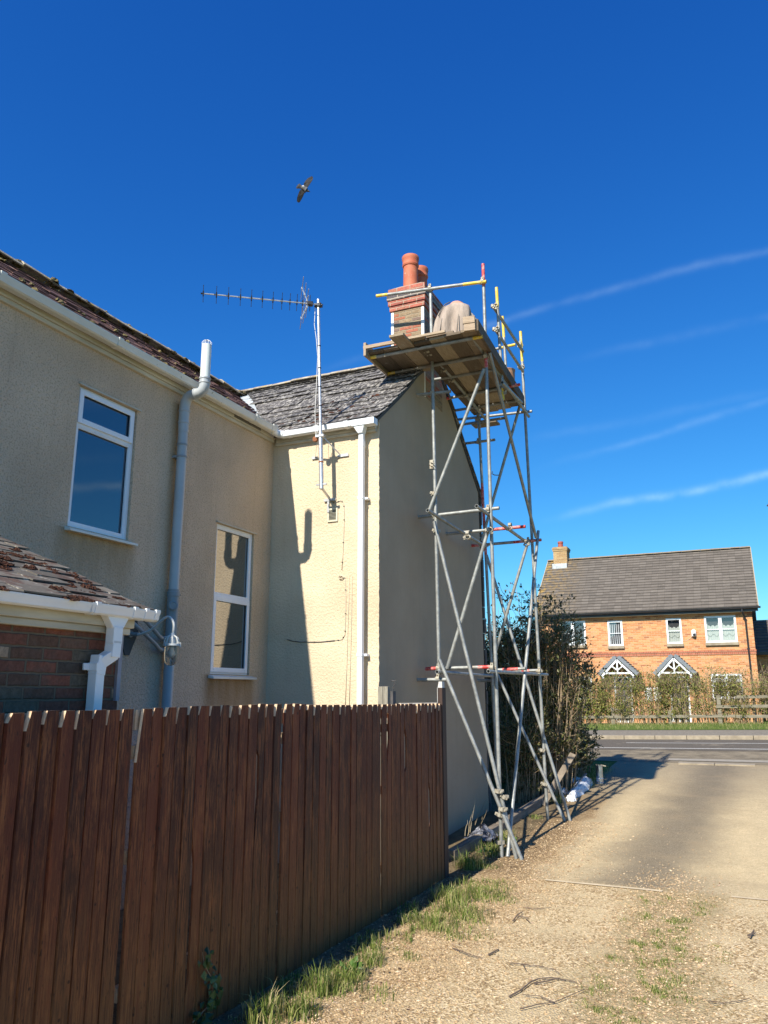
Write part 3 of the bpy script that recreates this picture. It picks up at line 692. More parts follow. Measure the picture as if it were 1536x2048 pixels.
for (c, a) in (((XS, YS, 4.96), (0, 0, 1)), ((XS, YS, 5.10), (0, 0, 1)), ((xt, YS, 5.40), (0, 0, 1)), ((xt, YS, 5.45), (0, 0, 1)), (((XS + xt) / 2, YS, 5.298), (1, 0, .03))):
    b.lathe(c, [(.058, 0), (.066, .004), (.066, .022), (.058, .026)], 20, axis=a)
split_build(b, 'pipe_socket', PVCGREY, house, smooth=True, auto=True)
b = MB()
for z in (4.70, 4.56): b.lathe((XS, YS, z), [(.056, 0), (.061, .003), (.061, .022), (.056, .026)], 20); 
b.box(XA, YS - .075, 4.55, XS - .02, YS + .075, 4.575)
split_build(b, 'pipe_clip', PVCDARK, house, smooth=True, auto=True)
b = MB(); b.tube([(XS, YS, 2.52), (XS, YS, 3.08)], .062, 20); b.lathe((XS, YS, 3.0), [(.062, 0), (.068, .004), (.068, .05), (.062, .054)], 20)
b.lathe((XS + .04, YS - .045, 2.90), [(.05, 0), (.05, .03), (.035, .034), (.03, .03), (0.0, .03)], 18, axis=(.75, -.66, 0)); b.tube([(XS - .02, YS + .06, 3.03), (XS + .03, YS + .085, 3.03)], .008, 8)
b.build('access_collar', PVCDARK, house, smooth=True, auto=True)
# waste pipes from the wall into the stack
b = MB()
for dz, dy in ((0, 0), (-.12, -.03)):
    b.tube([(XA + .02, YS - .62 + dy, 2.80 + dz * .9), (XA + .10, YS - .60 + dy, 2.79 + dz * .9), (XA + .115, YS - .50 + dy, 2.74 + dz), (XA + .115, YS - .28, 2.60 + dz), (XA + .11, YS - .21, 2.555 + dz), (XA + .10, YS - .12, 2.545 + dz), (XS, YS - .03, 2.54 + dz)], .021, 12)
    for q in ((XA + .107, YS - .155, 2.548 + dz), (XA + .10, YS - .10, 2.545 + dz)): b.lathe(q, [(.021, 0), (.026, .003), (.026, .03), (.021, .033)], 12, axis=(0, 1, 0))
b.build('waste_pipe', PVCDARK, house, smooth=True, auto=True)
b = MB(); b.prism([(XA + .004, 6.02, 2.83), (XA + .004, 6.22, 2.80), (XA + .004, 6.27, 2.60), (XA + .004, 6.16, 2.36), (XA + .004, 6.10, 2.36), (XA + .004, 5.98, 2.60)], (.012, 0, 0)); b.build('bitumen_patch', simple('black_bitumen', (.03, .04, .042), (.05, .06, .06), 9, .7), house)
# vent grille, cables on the front wall
v0, v1 = PY(656, 1018, YB), PY(676, 1043, YB)
b = MB(); x0, x1, z0, z1 = v0.x, v1.x, v1.z, v0.z; f = .022
b.box(x0, YB - .018, z0, x0 + f, YB, z1); b.box(x1 - f, YB - .018, z0, x1, YB, z1); b.box(x0 + f, YB - .018, z0, x1 - f, YB, z0 + f); b.box(x0 + f, YB - .018, z1 - f, x1 - f, YB, z1)
vg = b.build('vent_grille', simple('cream_vent_plastic', (.62, .57, .42), (.66, .62, .48), 8, .5), house, bevel=.003)
b = MB(); n = 8
for i in range(n):
    z = z0 + f + (z1 - z0 - 2 * f) * (i + .5) / n; b.obox(((x0 + x1) / 2, YB - .010, z), ((x1 - x0) / 2 - f, 0, 0), (0, .006, -.004), (0, .001, .0022))
b.build('louvre', simple('grey_louvre', (.38, .36, .28), (.42, .40, .32), 8, .6), vg); 
b = MB(); b.box(x0 + f, YB - .003, z0 + f, x1 - f, YB - .001, z1 - f); b.build('vent_dark', DARKIN, vg)
def cable(pts, r, mat, parent, clips=True, name='cable'):
    P = [PY(x, y, YB) + Vector((0, -.006, 0)) for x, y in pts]; b = MB(); b.tube(P, r, 6); o = b.build(name, mat, parent, smooth=True)
    if clips:
        b = MB()
        for p, q in zip(P, P[1:]):
            m = max(1, int((q - p).length / .22))
            for i in range(m):
                c = p.lerp(q, (i + .5) / m); b.box(c.x - .009, c.y - .007, c.z - .004, c.x + .009, c.y + .006, c.z + .004)
        split_build(b, 'cable_clip', DARKPL, o)
    return o
CAB = simple('weathered_white_cable', (.50, .45, .34), (.62, .57, .45), 20, .6)
CABD = simple('grey_cable', (.12, .11, .10), (.2, .18, .15), 20, .6)
cable([(664, 1006), (672, 1005), (682, 1001), (687, 1005), (689, 1020), (688, 1060), (686, 1110), (684, 1140)], .0045, CAB, house)
cable([(688, 1152), (691, 1160), (692, 1200), (691, 1255), (690, 1270), (684, 1279), (670, 1281)], .0045, CAB, house)
cable([(670, 1281), (640, 1284), (620, 1284), (600, 1284), (585, 1282), (575, 1279)], .0065, CABD, house)
cable([(698, 1152), (698, 1200), (696, 1260), (694, 1330), (691, 1412)], .0035, CAB, house, False)
cable([(704, 1152), (704, 1200), (703, 1260), (701, 1330), (699, 1412)], .0035, CAB, house, False)
b = MB()
cc = PY(683, 1155, YB)
for k in range(3): b.tube([(cc.x + math.cos(a) * (.022 + .004 * k), YB - .012 - .006 * k, cc.z + math.sin(a) * (.03 - .004 * k)) for a in [2 * math.pi * i / 12 for i in range(13)]], .003, 5)
b.build('cable_coil', CAB, house)
# chimney with two pots (rises through the ridge at the gable)
CX0, CX1, CY0, CY1 = -4.595, -4.025, 10.35, 11.12
ch = MB(); zb = 6.35; zt = 7.855
ch.box(CX0 + .02, CY0 + .01, zb, CX1 - .005, CY1, zt); chim = ch.build('chimney', CHIMBRICK, house, bevel=.008)
b = MB(); b.box(CX0 + .012, CY0 - .004, zb, CX0 + .058, CY0 + .03, zt - .02); b.box(CX1 - .050, CY0 - .004, zb, CX1 - .002, CY0 + .03, zt - .02); split_build(b, 'corner_mortar', WHITEMORTAR, chim, bevel=.005)
b = MB(); z = zt
for k, (e, hh) in enumerate(((.012, .088), (.03, .088))): b.box(CX0 - e, CY0 - e, z, CX1 + e, CY1 + e, z + hh - .004); z += hh
b.build('corbel', REDBRICK, chim, bevel=.005)
b = MB(); b.box(CX0 - .045, CY0 - .045, z, CX1 + .045, CY1 + .045, z + .10); b.build('blue_brick_course', brick_mat('dark_blue_brick', [(0, (.13, .115, .125)), (.5, (.17, .145, .15)), (.8, (.24, .18, .16))], (.48, .42, .34), .225, .13, .014, .006, seed=3.0), chim, bevel=.006)
z += .103; b = MB(); b.box(CX0 - .03, CY0 - .03, z, CX1 + .03, CY1 + .03, z + .10); b.build('top_course', REDBRICK, chim, bevel=.01)
z += .10; b = MB(); e = .02
xm0, xm1, ym0, ym1 = CX0 - e, CX1 + e, CY0 - e, CY1 + e
b.hexa([(xm0, ym0, z), (xm1, ym0, z), (xm1, ym1, z), (xm0, ym1, z), (xm0 + .12, ym0 + .13, z + .09), (xm1 - .1, ym0 + .13, z + .09), (xm1 - .1, ym1 - .13, z + .09), (xm0 + .12, ym1 - .13, z + .09)])
b.build('flaunching', MORTAR, chim, bevel=.01); zc = z + .04
prof = [(.132, 0), (.127, .25), (.124, .40), (.138, .405), (.146, .43), (.140, .44), (.138, .50), (.148, .53), (.150, .57), (.142, .585), (.118, .58), (.112, .54), (.108, .35)]
for (px_, py_, k) in ((-4.325, CY0 + .20, 1.0), (-4.305, CY1 - .20, .97)):
    b = MB(); b.lathe((px_, py_, zc), [(r * k * .93, h * k) for r, h in prof], 28); b.build('chimney_pot', TERRA, chim, smooth=True, auto=True)
# ------------------------------------------------------------------ brick outhouse behind the fence
OX, OY = -3.50, 3.78
oh = thing('brick_outhouse', 'small old brick outhouse with mossy slate roof and white gutter behind the fence', 'outhouse', (OX, OY, 0))
b = MB(); b.box(-6.0 + .45, -3, -.05, OX, OY, 2.42); b.build('wall', OLDBRICK, oh, bevel=.01)
def PO(u, s, h): return Vector((OX + .10 - s * .925 + h * .38, u, 2.495 + s * .381 + h * .925))
SO = 1.9
b = MB(); a0, a1 = PO(0, 0, 0), PO(0, SO, 0)
b.prism([(a0.x, -3, a0.z), (a1.x, -3, a1.z), (2 * a1.x - a0.x, -3, a0.z), (2 * a1.x - a0.x, -3, a0.z - .05), (a0.x, -3, a0.z - .05)], (0, OY + .06 + 3, 0))
orf = b.build('roof', simple('outhouse_roof_board', (.10, .09, .08), (.14, .12, .10), 5, .9), oh)
b = MB(); b.prism([(OX, OY - .2, 2.40), (a0.x - .1, OY - .2, a0.z - .05), (a1.x, OY - .2, a1.z - .06), (2 * a1.x - a0.x + .1, OY - .2, 2.44)], (0, .19, 0)); b.build('gable', OLDBRICK, oh)
random.seed(31); b = MB(); slates(b, PO, -1.0, OY + .10, -.03, SO, .30, .155, jit=1.4, th=.009, lift=.014); b.build('slates', SLATE_O, orf)
b = MB(); random.seed(5)
def mossclump(b, c, r, hgt):
    for _ in range(26):
        a = random.uniform(0, 6.28); q = r * math.sqrt(random.random()); d = Vector((math.cos(a) * q * .7, math.sin(a) * q, 0)); d.z = -d.x * .41
        blob(b, Vector(c) + d, random.uniform(.007, .016), random.uniform(.007, .018), hgt * random.uniform(.4, 1), 3, .5)
for row in range(9):
    s = -.02 + row * .155
    for _ in range(30):
        u = random.uniform(1.8, OY)
        if noise.noise(Vector((u * 2.2, s * 2, 1))) > -.12: mossclump(b, PO(u, s + random.uniform(-.01, .04), .020), random.uniform(.015, .06), random.uniform(.006, .018))
for _ in range(16): u = random.uniform(2.6, 3.1); mossclump(b, PO(u, random.uniform(.6, .9), .024), .06, .03)
tag(b.build('moss', MOSS, orf), kind='stuff')
b = MB(); b.box(OX - .02, -3, 2.345, OX + .04, OY + .02, 2.385); b.box(OX - .02, -3, 2.385, OX + .062, OY + .03, 2.475); b.build('fascia', FASCIA, oh, bevel=.005)
GE = 3.93
b = MB(); gutter(b, ((OX + .065, -3, 2.50), (OX + .065, 3.38, 2.495), (1, 0, 0)), .085); gutter(b, ((OX + .067, 3.36, 2.497), (OX + .067, GE, 2.495), (1, 0, 0)), .088)
for y, l in ((3.40, .016), (3.71, .014), (3.81, .014), (3.905, .018)): union(b, (OX + .065, y, 2.498), (0, 1, 0), (1, 0, 0), .090, l)
b.build('gutter', UPVC, oh, smooth=True, auto=True)
b = MB(); YD = 3.61; x = OX + .12
b.prism([(x, YD - .10, 2.445), (x, YD + .09, 2.445), (x, YD + .04, 2.37), (x, YD - .04, 2.37)], (-.055, 0, 0), 0); b.box(x - .06, YD - .038, 2.28, x + .004, YD + .036, 2.38); 
def sq(b, p0, p1, w):
    p0, p1 = Vector(p0), Vector(p1); t_ = (p1 - p0); s_ = Vector((1, 0, 0)); s_ = (s_ - t_.normalized() * s_.dot(t_.normalized())).normalized(); q = t_.normalized().cross(s_)
    b.obox((p0 + p1) / 2, s_ * w, q * w, t_ / 2)
sq(b, (x - .03, YD, 2.30), (x - .03, YD - .005, 2.20), .034); sq(b, (x - .03, YD + .005, 2.225), (x - .062, YD - .075, 2.165), .0335); sq(b, (x - .062, YD - .07, 2.21), (x - .062, YD - .085, 2.10), .035)
sq(b, (x - .062, YD - .085, 2.12), (x - .062, YD - .085, .05), .0325); b.box(x - .10, YD - .16, 2.125, x - .085, YD - .03, 2.165); b.box(x - .10, YD - .122, 2.12, x - .026, YD - .048, 2.168)
b.build('downpipe', UPVC, oh, bevel=.004)
b = MB(); b.box(OX + .001, OY - .045, 1.95, OX + .022, OY - .015, 2.36); b.build('conduit', simple('lilac_grey_conduit', (.25, .25, .30), (.30, .30, .35), 5, .5), oh)

# ------------------------------------------------------------------ wall lamp on a swan-neck bracket
LX = -5.03; lp = PX(343, 1290, LX); base = PX(258, 1268, XA + .02)
lamp = thing('wall_lamp', 'grey well-glass lamp on a curved bracket in front of the soil pipe', 'lamp', tuple(base))
b = MB(); e = Vector((lp.x, lp.y, lp.z + .09))
pts = [base, base.lerp(e, .25) + Vector((0, 0, .0)), base.lerp(e, .50) + Vector((0, 0, .045)), base.lerp(e, .70) + Vector((0, 0, .125)), base.lerp(e, .84) + Vector((0, 0, .175)), base.lerp(e, .94) + Vector((0, 0, .17)), e + Vector((.012, 0, .11)), e + Vector((.01, 0, .03)), e]
cr = []
for i in range(len(pts) - 1):       # smooth the bend
    p0, p1, p2, p3 = (pts[max(i - 1, 0)], pts[i], pts[i + 1], pts[min(i + 2, len(pts) - 1)])
    for k in range(5):
        t_ = k / 5; cr.append(.5 * ((2 * p1) + (-p0 + p2) * t_ + (2 * p0 - 5 * p1 + 4 * p2 - p3) * t_ ** 2 + (-p0 + 3 * p1 - 3 * p2 + p3) * t_ ** 3))
cr.append(pts[-1]); b.tube(cr, .0125, 12); b.build('bracket_arm', simple('pale_grey_enamel', (.55, .56, .54), (.66, .66, .62), 9, .45), lamp, smooth=True, auto=True)
b = MB(); b.tube([base - Vector((.01, 0, 0)), base + Vector((.03, 0, 0))], .035, 14); b.tube([base + Vector((0, 0, 0)), base.lerp(e, .22)], .019, 12); b.build('wall_plate', simple('grey_cast_iron', (.20, .21, .21), (.30, .31, .30), 12, .6), lamp)
b = MB(); b.lathe(e, [(0, .03), (.022, .025), (.026, -.005), (.035, -.02), (.040, -.075), (.078, -.080), (.080, -.098), (.066, -.100), (.0, -.10)], 22)
for k in range(8):
    a = 2 * math.pi * k / 8; d = Vector((math.cos(a), math.sin(a), 0)); b.tube([e + d * .02 + Vector((0, 0, .004)), e + d * .055 + Vector((0, 0, -.018)), e + d * .068 + Vector((0, 0, -.05)), e + d * .070 + Vector((0, 0, -.085))], .0065, 6)
for k in range(3):
    a = 2 * math.pi * k / 3 + .5; d = Vector((math.cos(a), math.sin(a), 0)); b.tube([e + d * .084 + Vector((0, 0, -.11)), e + d * .084 + Vector((0, 0, -.065))], .007, 6)
b.build('lamp_head', simple('pale_cast_alloy', (.50, .52, .50), (.62, .63, .60), 14, .5, metal=.2), lamp, smooth=True, auto=True)
t = NT('smoky_lamp_glass'); t.done((.75, .70, .62), .08, spec=.5, Transmission_Weight=.9, IOR=1.3); LG = t.m
b = MB(); b.lathe(e, [(.062, -.10), (.063, -.20), (.060, -.235), (.048, -.265), (.028, -.282), (0, -.287)], 24); b.build('glass_jar', LG, lamp, smooth=True)
b = MB(); b.lathe(e, [(.016, -.10), (.018, -.13), (.030, -.165), (.031, -.185), (.022, -.205), (0, -.213)], 16); b.build('bulb', simple('frosted_bulb', (.7, .68, .62), (.75, .73, .68), 4, .5), lamp, smooth=True)

# ------------------------------------------------------------------ television aerial
YM = 8.40
mb_, mt_ = PY(643, 978, YM), PY(636.5, 599, YM)
aer = thing('tv_aerial', 'long television aerial on a steel pole bracketed to the sunlit cream wall', 'aerial', tuple(mb_))
b = MB(); b.tube([mb_ + (mt_ - mb_) * .27, mt_], .020, 12, hollow=True); 
for f in (.80, .86, .93): b.lathe(mb_.lerp(mt_, f), [(.0205, 0), (.0225, .002), (.0225, .012), (.0205, .014)], 12, axis=mt_ - mb_)
b.build('mast', ALU, aer, smooth=True, auto=True)
b = MB(); b.tube([mb_, mb_.lerp(mt_, .285)], .029, 14, hollow=True); b.build('mast_socket', ALU, aer, smooth=True, auto=True)
b = MB(); lo = PY(661, 1003, YB); b.obox((mb_ + lo) / 2 + Vector((0, 0, .02)), (lo - mb_) / 2, Vector((.012, 0, 0)), Vector((0, .004, .010)))
b.box(lo.x - .085, YB - .03, lo.z + .0, lo.x + .085, YB - .003, lo.z + .035); b.box(lo.x - .035, YB - .028, lo.z - .15, lo.x - .005, YB - .002, lo.z + .03); b.obox(mb_ + Vector((0, 0, .06)), (.075, 0, 0), (0, .012, 0), (0, 0, .012))
ct = mb_.lerp(mt_, .27); zt2 = ct.z - .05
for sx, px_ in ((1, 690), (-1, 625)):
    wp = PY(px_, 911 if sx > 0 else 917, YB); p0 = Vector((ct.x + sx * .03, ct.y, zt2 + .04)); p1 = Vector((wp.x - sx * .05, YB - .02, wp.z))
    b.obox((p0 + p1) / 2, (p1 - p0) / 2, Vector((0, .003, 0)), Vector((0, 0, .013)), 0); b.box(p1.x - .05, YB - .022, p1.z - .018, p1.x + .11 if sx > 0 else p1.x + .04, YB - .002, p1.z + .016)
b.obox((ct.x, ct.y, zt2 + .04), (.06, 0, 0), (0, .034, 0), (0, 0, .016))
split_build(b, 'wall_bracket', ALU, aer, gap=.01)
b = MB(); b.lathe((ct.x - .075, ct.y - .0, zt2 + .01), [(0, .02), (.035, .018), (.038, .0), (.035, -.018), (0, -.02)], 12, axis=(0, 1, 0)); b.lathe(mb_.lerp(mt_, .13), [(.029, 0), (.032, .002), (.032, .02), (.029, .022)], 14); split_build(b, 'rusty_bolt', simple('rust', (.20, .07, .035), (.28, .11, .05), 20, .9), aer)
E0 = Vector((mt_.x + .005, YM - .03, PY(637, 611, YM).z)); Lf = 1.52; bd = Vector((-1.205, -.92, 0)).normalized(); hp = Vector((bd.y, -bd.x, 0)) * -1
tipw = PY(405, 587, 7.48); bd = (tipw - E0); Lf = bd.length; bd.normalize(); hp = Vector((-bd.y, bd.x, 0)).normalized() * -1   # towards +X -Y side
if hp.x < 0: hp = -hp
upv = bd.cross(hp).normalized(); upv = upv if upv.z > 0 else -upv
ev = (upv + hp * .10).normalized()
b = MB(); b.tube([E0 + Vector((.05, .03, 0)), E0 + bd * Lf], .009, 8, hollow=True); b.build('boom', ALU, aer, smooth=True, auto=True)
dists = [Lf - .01]; step = .175
for px_ in (433, 457, 481, 503, 525, 546, 564, 580, 594, 605): 
    # element positions read along the boom
    lo_, hi_ = 0, Lf
    for _ in range(30):
        m_ = (lo_ + hi_) / 2; p = E0 + bd * m_ - Vector((0, 0, EYE)); xx = 768 + F * p.dot(rt) / p.dot(fw)
        if xx > px_: lo_ = m_
        else: hi_ = m_
    dists.append(m_)
for dd in dists:
    p = E0 + bd * dd; q = MB(); ev = (upv + hp * random.uniform(.45, .60)).normalized(); L = .105
    q.tube([p - ev * L, p + ev * L], .0035, 6); q.obox(p, bd * .008, hp * .012, ev * .030); q.obox(p + bd * .012, bd * .02, hp * .010, ev * .006)
    for sg in (1, -1): q.lathe(p + ev * sg * L, [(0, -.006), (.006, -.003), (.006, .003), (0, .006)], 6, axis=ev)
    q.build('director', DARKPL, aer)
q = MB(); p = E0 + bd * (dists[-1] - .10); q.obox(p, bd * .04, hp * .035, upv * .022); q.tube([p - upv * .10 - hp * .02, p + upv * .12 + hp * .02], .005, 6); q.build('dipole_box', DARKPL, aer)
q = MB(); pc = E0 + bd * .12; arms = []
for sg, nm in ((1, .235), (-1, .235)):
    dirv = (upv * sg * .92 + bd * .38).normalized(); q.tube([pc, pc + dirv * nm], .008, 6); arms.append((dirv, nm))
q.build('reflector_rail', ALU, aer)
for dirv, nm in arms:
    for f in (.22, .60, 1.0):
        q = MB(); c = pc + dirv * nm * f; d2 = (hp * 1.7 + upv * .72).normalized(); q.tube([c - d2 * .19, c + d2 * .19], .005, 6); q.obox(c, bd * .012, hp * .014, upv * .014); q.build('reflector_element', ALU, aer)
q = MB(); q.obox(E0 + Vector((.0, .03, 0)), (.045, 0, 0), (0, .035, 0), (0, 0, .022)); q.tube([E0 + Vector((-.03, .03, 0)), E0 + Vector((.07, .035, 0))], .006, 6); q.build('mast_clamp', DARKPL, aer)
q = MB(); m0 = E0 - Vector((.05, -.01, .0)); q.tube([m0 + Vector((0, 0, .03)), m0 + Vector((.01, 0, -.08)), m0 + Vector((.005, 0, -.28)), m0 + Vector((.03, .02, -.50)), m0 + Vector((.055, .02, -.75)), m0 + Vector((.045, .02, -1.1)), m0 + Vector((.03, .02, -1.5)), m0 + Vector((.048, .02, -1.9)), ct + Vector((-.03, -.02, .1))], .0045, 6)
q.build('aerial_cable', simple('white_coax', (.6, .6, .58), (.68, .68, .66), 5, .5), aer, smooth=True)
q = MB()
for f in (.42, .52, .62, .74): q.lathe(mb_.lerp(mt_, f), [(.0205, 0), (.0235, .002), (.0235, .014), (.0205, .016)], 12)
split_build(q, 'tape_band', DARKPL, aer)

# ------------------------------------------------------------------ boundary fence of close boards
FXX = -3.26
fence = thing('board_fence', 'long dark red-brown stained close-board fence running beside the gravel lane', 'fence', (FXX, 5, 0))
random.seed(77)
def ftop(y):
    pts_ = [(-2, 1.905), (2.74, 1.905), (3.7, 1.905), (4.6, 1.912), (5.3, 1.915), (6.0, 1.895), (7.2, 1.882), (8.0, 1.878), (8.75, 1.872)]
    for (a, za), (c2, zc) in zip(pts_, pts_[1:]):
        if y <= c2: return za + (zc - za) * (y - a) / (c2 - a)
    return 1.87
panels = [(-2.0, .35), (.40, 1.95), (2.0, 3.675), (3.70, 5.30), (5.32, 7.10), (7.12, 8.76)]
gapsY = {4.98: (1.60, .95), 7.74: (1.66, 1.20), 4.28: (1.1, .2), 8.36: (1.05, .55), 7.30: (1.8, 1.3)}
for (ya, yb) in panels:
    b = MB(); y = ya
    while y < yb - .03:
        w = random.uniform(.106, .117); y1 = min(y + w, yb)
        tp = ftop((y + y1) / 2) + random.uniform(-.004, .004); zb_ = random.uniform(-.04, .0); lean = random.uniform(-.004, .004)
        gp = next((v for k, v in gapsY.items() if y < k <= y1), None)
        a, c2 = y, y1; nt, nd = random.uniform(.012, .024), random.uniform(.04, .10)
        if abs(y - 3.70) < .02: nt, nd = .035, .30
        x0, x1 = FXX - .014, FXX + random.uniform(-.003, .006); cf = random.uniform(.005, .009); dp_ = .0135; tw = random.uniform(-.005, .005)
        # square-cut boards with eased front edges, far upper corner split away
        segs = sorted({zb_, .30, .62, .95, 1.25, 1.55, tp - nd, tp} | ({gp[0], gp[1], (gp[0] + gp[1]) / 2} if gp else set()))
        vs = []
        for z in segs:
            n_ = 0; gg = nt if z == tp else 0
            if gp and gp[1] < z < gp[0]: gg = .014 * y / 3.26 + (.014 if z == (gp[0] + gp[1]) / 2 else .008)
            l = lean * z
            vs += [(x0, a + gg, z), (x0, c2 - n_, z), (x1 - dp_, c2 - n_ - .001, z), (x1 + tw * z * .5, c2 - n_ - cf, z), (x1 - tw * z * .5, a + cf + gg, z), (x1 - dp_, a + .001 + gg, z)]
        fs = [(0, 5, 4, 3, 2, 1), tuple(len(vs) - 6 + k for k in range(6))]; mi_ = [0, 1]
        for i in range(len(segs) - 1):
            for k in range(6): fs.append((6 * i + k, 6 * i + (k + 1) % 6, 6 * i + 6 + (k + 1) % 6, 6 * i + 6 + k)); mi_.append(1 if segs[i] >= tp - nd - .001 and k in (4, 5) else 0)
        kk = len(b.f); b.add(vs, fs); b.m[kk:] = mi_
        # the bare cut edge of the notch
        y = y1
    b.build('board_panel', [FENCE, CUTWOOD], fence)
    b = MB(); y = ya
    while y < yb: b.box(FXX - .029, y, ftop(y) - .30, FXX - .0285, min(y + .05, yb), ftop(y) - .29); y += .5
    for z in (.35, 1.05, 1.62): b.box(FXX - .070, ya + .01, z, FXX - .030, yb - .01, z + .075)
    b.build('rail', CUTWOOD, fence)
b = MB(); random.seed(78)
for (ya, yb) in panels:     # pale raw wood showing in the notches: thin cap strip set behind the boards
    b.box(FXX - .046, ya + .01, min(ftop(ya), ftop(yb)) - .12, FXX - .032, yb - .01, min(ftop(ya), ftop(yb)) - .006)
b.build('pale_backing_rail', CUTWOOD, fence)
for y in (.37, 1.975, 3.688, 5.31, 7.11):
    b = MB(); b.box(FXX - .13, y - .045, -.2, FXX - .067, y + .045, 1.80); b.build('post', GREYWOOD, fence, bevel=.004)
b = MB(); b.box(FXX - .045, 8.775, -.2, FXX + .010, 8.90, 2.05); b.build('end_post', simple('dark_end_post', (.03, .016, .012), (.06, .03, .02), 9, .7, stretch=(3, 3, .2)), fence, bevel=.005)
b = MB(); b.prism([(FXX - .045, 8.775, 2.05), (FXX + .010, 8.775, 2.05), (FXX + .006, 8.785, 2.12), (FXX - .035, 8.785, 2.12)], (0, .08, 0)); b.box(FXX - .051, 8.772, 1.86, FXX - .046, 8.80, 2.05); b.build('post_cap', simple('pale_grey_cap', (.45, .44, .42), (.55, .54, .51), 9, .7), fence)
# return fence behind: pale post, hook, capping
rf = thing('gate_post', 'pale untreated wooden gate post with iron hook showing above the fence by the house corner', 'post', (-3.95, 8.5, 0))
pa = PX(770, 1373, -3.72); pb_ = PX(785, 1373, -3.72)
b = MB(); b.box(-3.80, pa.y - .02, -.1, -3.74, pa.y + .035, pa.z); b.box(-3.738, pa.y - .016, -.1, -3.68, pa.y + .04, pa.z); b.build('post', GREYWOOD, rf, bevel=.004)
b = MB(); b.box(-3.67, pa.y + .04, .2, -3.64, pa.y + .12, pa.z - .05); hz = pa.z + .03; b.tube([(-3.655, pa.y + .07, hz - .08), (-3.655, pa.y + .07, hz - .03), (-3.62, pa.y + .07, hz + .0), (-3.62, pa.y + .07, hz + .03), (-3.665, pa.y + .07, hz + .035)], .006, 6); b.build('iron_hook', simple('dark_iron', (.05, .05, .05), (.09, .08, .08), 9, .6), rf)
b = MB(); c0, c1 = PX(802, 1408, -3.55), PX(876, 1404, -3.30)
b.obox(((c0.x + c1.x) / 2, (c0.y + c1.y) / 2 - .04, (c0.z + c1.z) / 2 - .02), ((c1.x - c0.x) / 2, (c1.y - c0.y) / 2, 0), (-.02, .02, 0), (0, 0, .022)); b.build('capping_rail', simple('bleached_capping', (.62, .55, .45), (.74, .67, .56), 9, .8, stretch=(1, 1, 4)), rf)

# ------------------------------------------------------------------ scaffold tower
sc = thing('scaffold_tower', 'galvanised tube scaffold tower with boarded platform round the chimney of the rendered house', 'scaffold', (-3.35, 11.2, g(-3.35, 11.2)))
TR = .0242
def stube(name, p0, p1, bands=(), r=TR):
    """bands: (from, to, 1 red | 2 yellow) as fractions of the length"""
    p0, p1 = Vector(p0), Vector(p1); cuts = sorted({0, 1, *[f for bnd in bands for f in bnd[:2]]})
    pts_ = [p0.lerp(p1, f) for f in cuts]; mis = []
    for a, c2 in zip(cuts, cuts[1:]):
        m_ = next((k for f0, f1, k in bands if f0 <= (a + c2) / 2 <= f1), 0); mis.append(m_)
    b = MB(); b.tube(pts_, r, 14, hollow=True, mis=mis); return b.build(name, [GALV, REDP, YELP], sc, smooth=True, auto=True)
def coupler(c, ta, tb, r=TR):
    """two half shells with flap bolts: one round each tube"""
    c = Vector(c); b = MB(); ta = Vector(ta).normalized(); tb = Vector(tb).normalized(); n = ta.cross(tb); n = n.normalized() if n.length > .1 else ta.orthogonal().normalized()
    for t_, sg in ((ta, 1), (tb, -1)):
        q = c + n * sg * r * 1.05; s_ = t_.cross(n).normalized()
        b.lathe(q - t_ * .024, [(r + .001, 0), (r + .008, .002), (r + .008, .046), (r + .001, .048)], 12, axis=t_)
        b.obox(q + s_ * (r + .020), s_ * .017, n * .008, t_ * .018); b.tube([q + s_ * (r + .022) - n * .03, q + s_ * (r + .022) + n * .035], .006, 6)
        b.lathe(q + s_ * (r + .022) + n * .022, [(0, -.008), (.013, -.008), (.013, .008), (0, .008)], 6, axis=n)
        b.obox(q - s_ * (r + .008), s_ * .008, n * .012, t_ * .02)
    b.obox(c, n * .014, ta * .016, tb * .016)
    return b.build('coupler', COUP, sc)
X_, Y_, Z_ = Vector((1, 0, 0)), Vector((0, 1, 0)), Vector((0, 0, 1))
YF, YR, XI, XO = 10.0, 12.4, -3.76, -2.95
def fpt(x, y, v=YF): return PY(x, y, v)
def spt(x, y, v): return PX(x, y, v)
# standards
s1a, s1b = fpt(861, 584), fpt(878.5, 1350); stube('standard', s1b, s1a)
s2a, s2b = fpt(966, 528), Vector((-2.99, 10.1, 0)); stube('standard', s2b, s2a, [(.80, .835, 1), (.955, 1, 1)])
s3a, s3b = fpt(955.5, 800, YR), Vector((fpt(999, 1640, YR).x, YR, .1)); stube('standard', s3b, s3a, [(.60, .78, 1)])
s4a, s4b = fpt(1041, 663, YR), Vector((-2.98, YR + .18, .10)); stube('standard', s4b, s4a, [(.93, 1, 2)])
s5 = stube('guard_post', spt(1006, 800, -2.97), spt(993, 575, -2.97), [(0, .10, 2), (.82, 1, 2)])
s6 = stube('guard_post', PY(1012, 740, 12.3), PY(1005, 633, 12.3), [(.60, 1, 2)])
def at_std(a, c2, z): return a.lerp(c2, (z - a.z) / (c2.z - a.z))
off = Vector((0, -.052, 0))
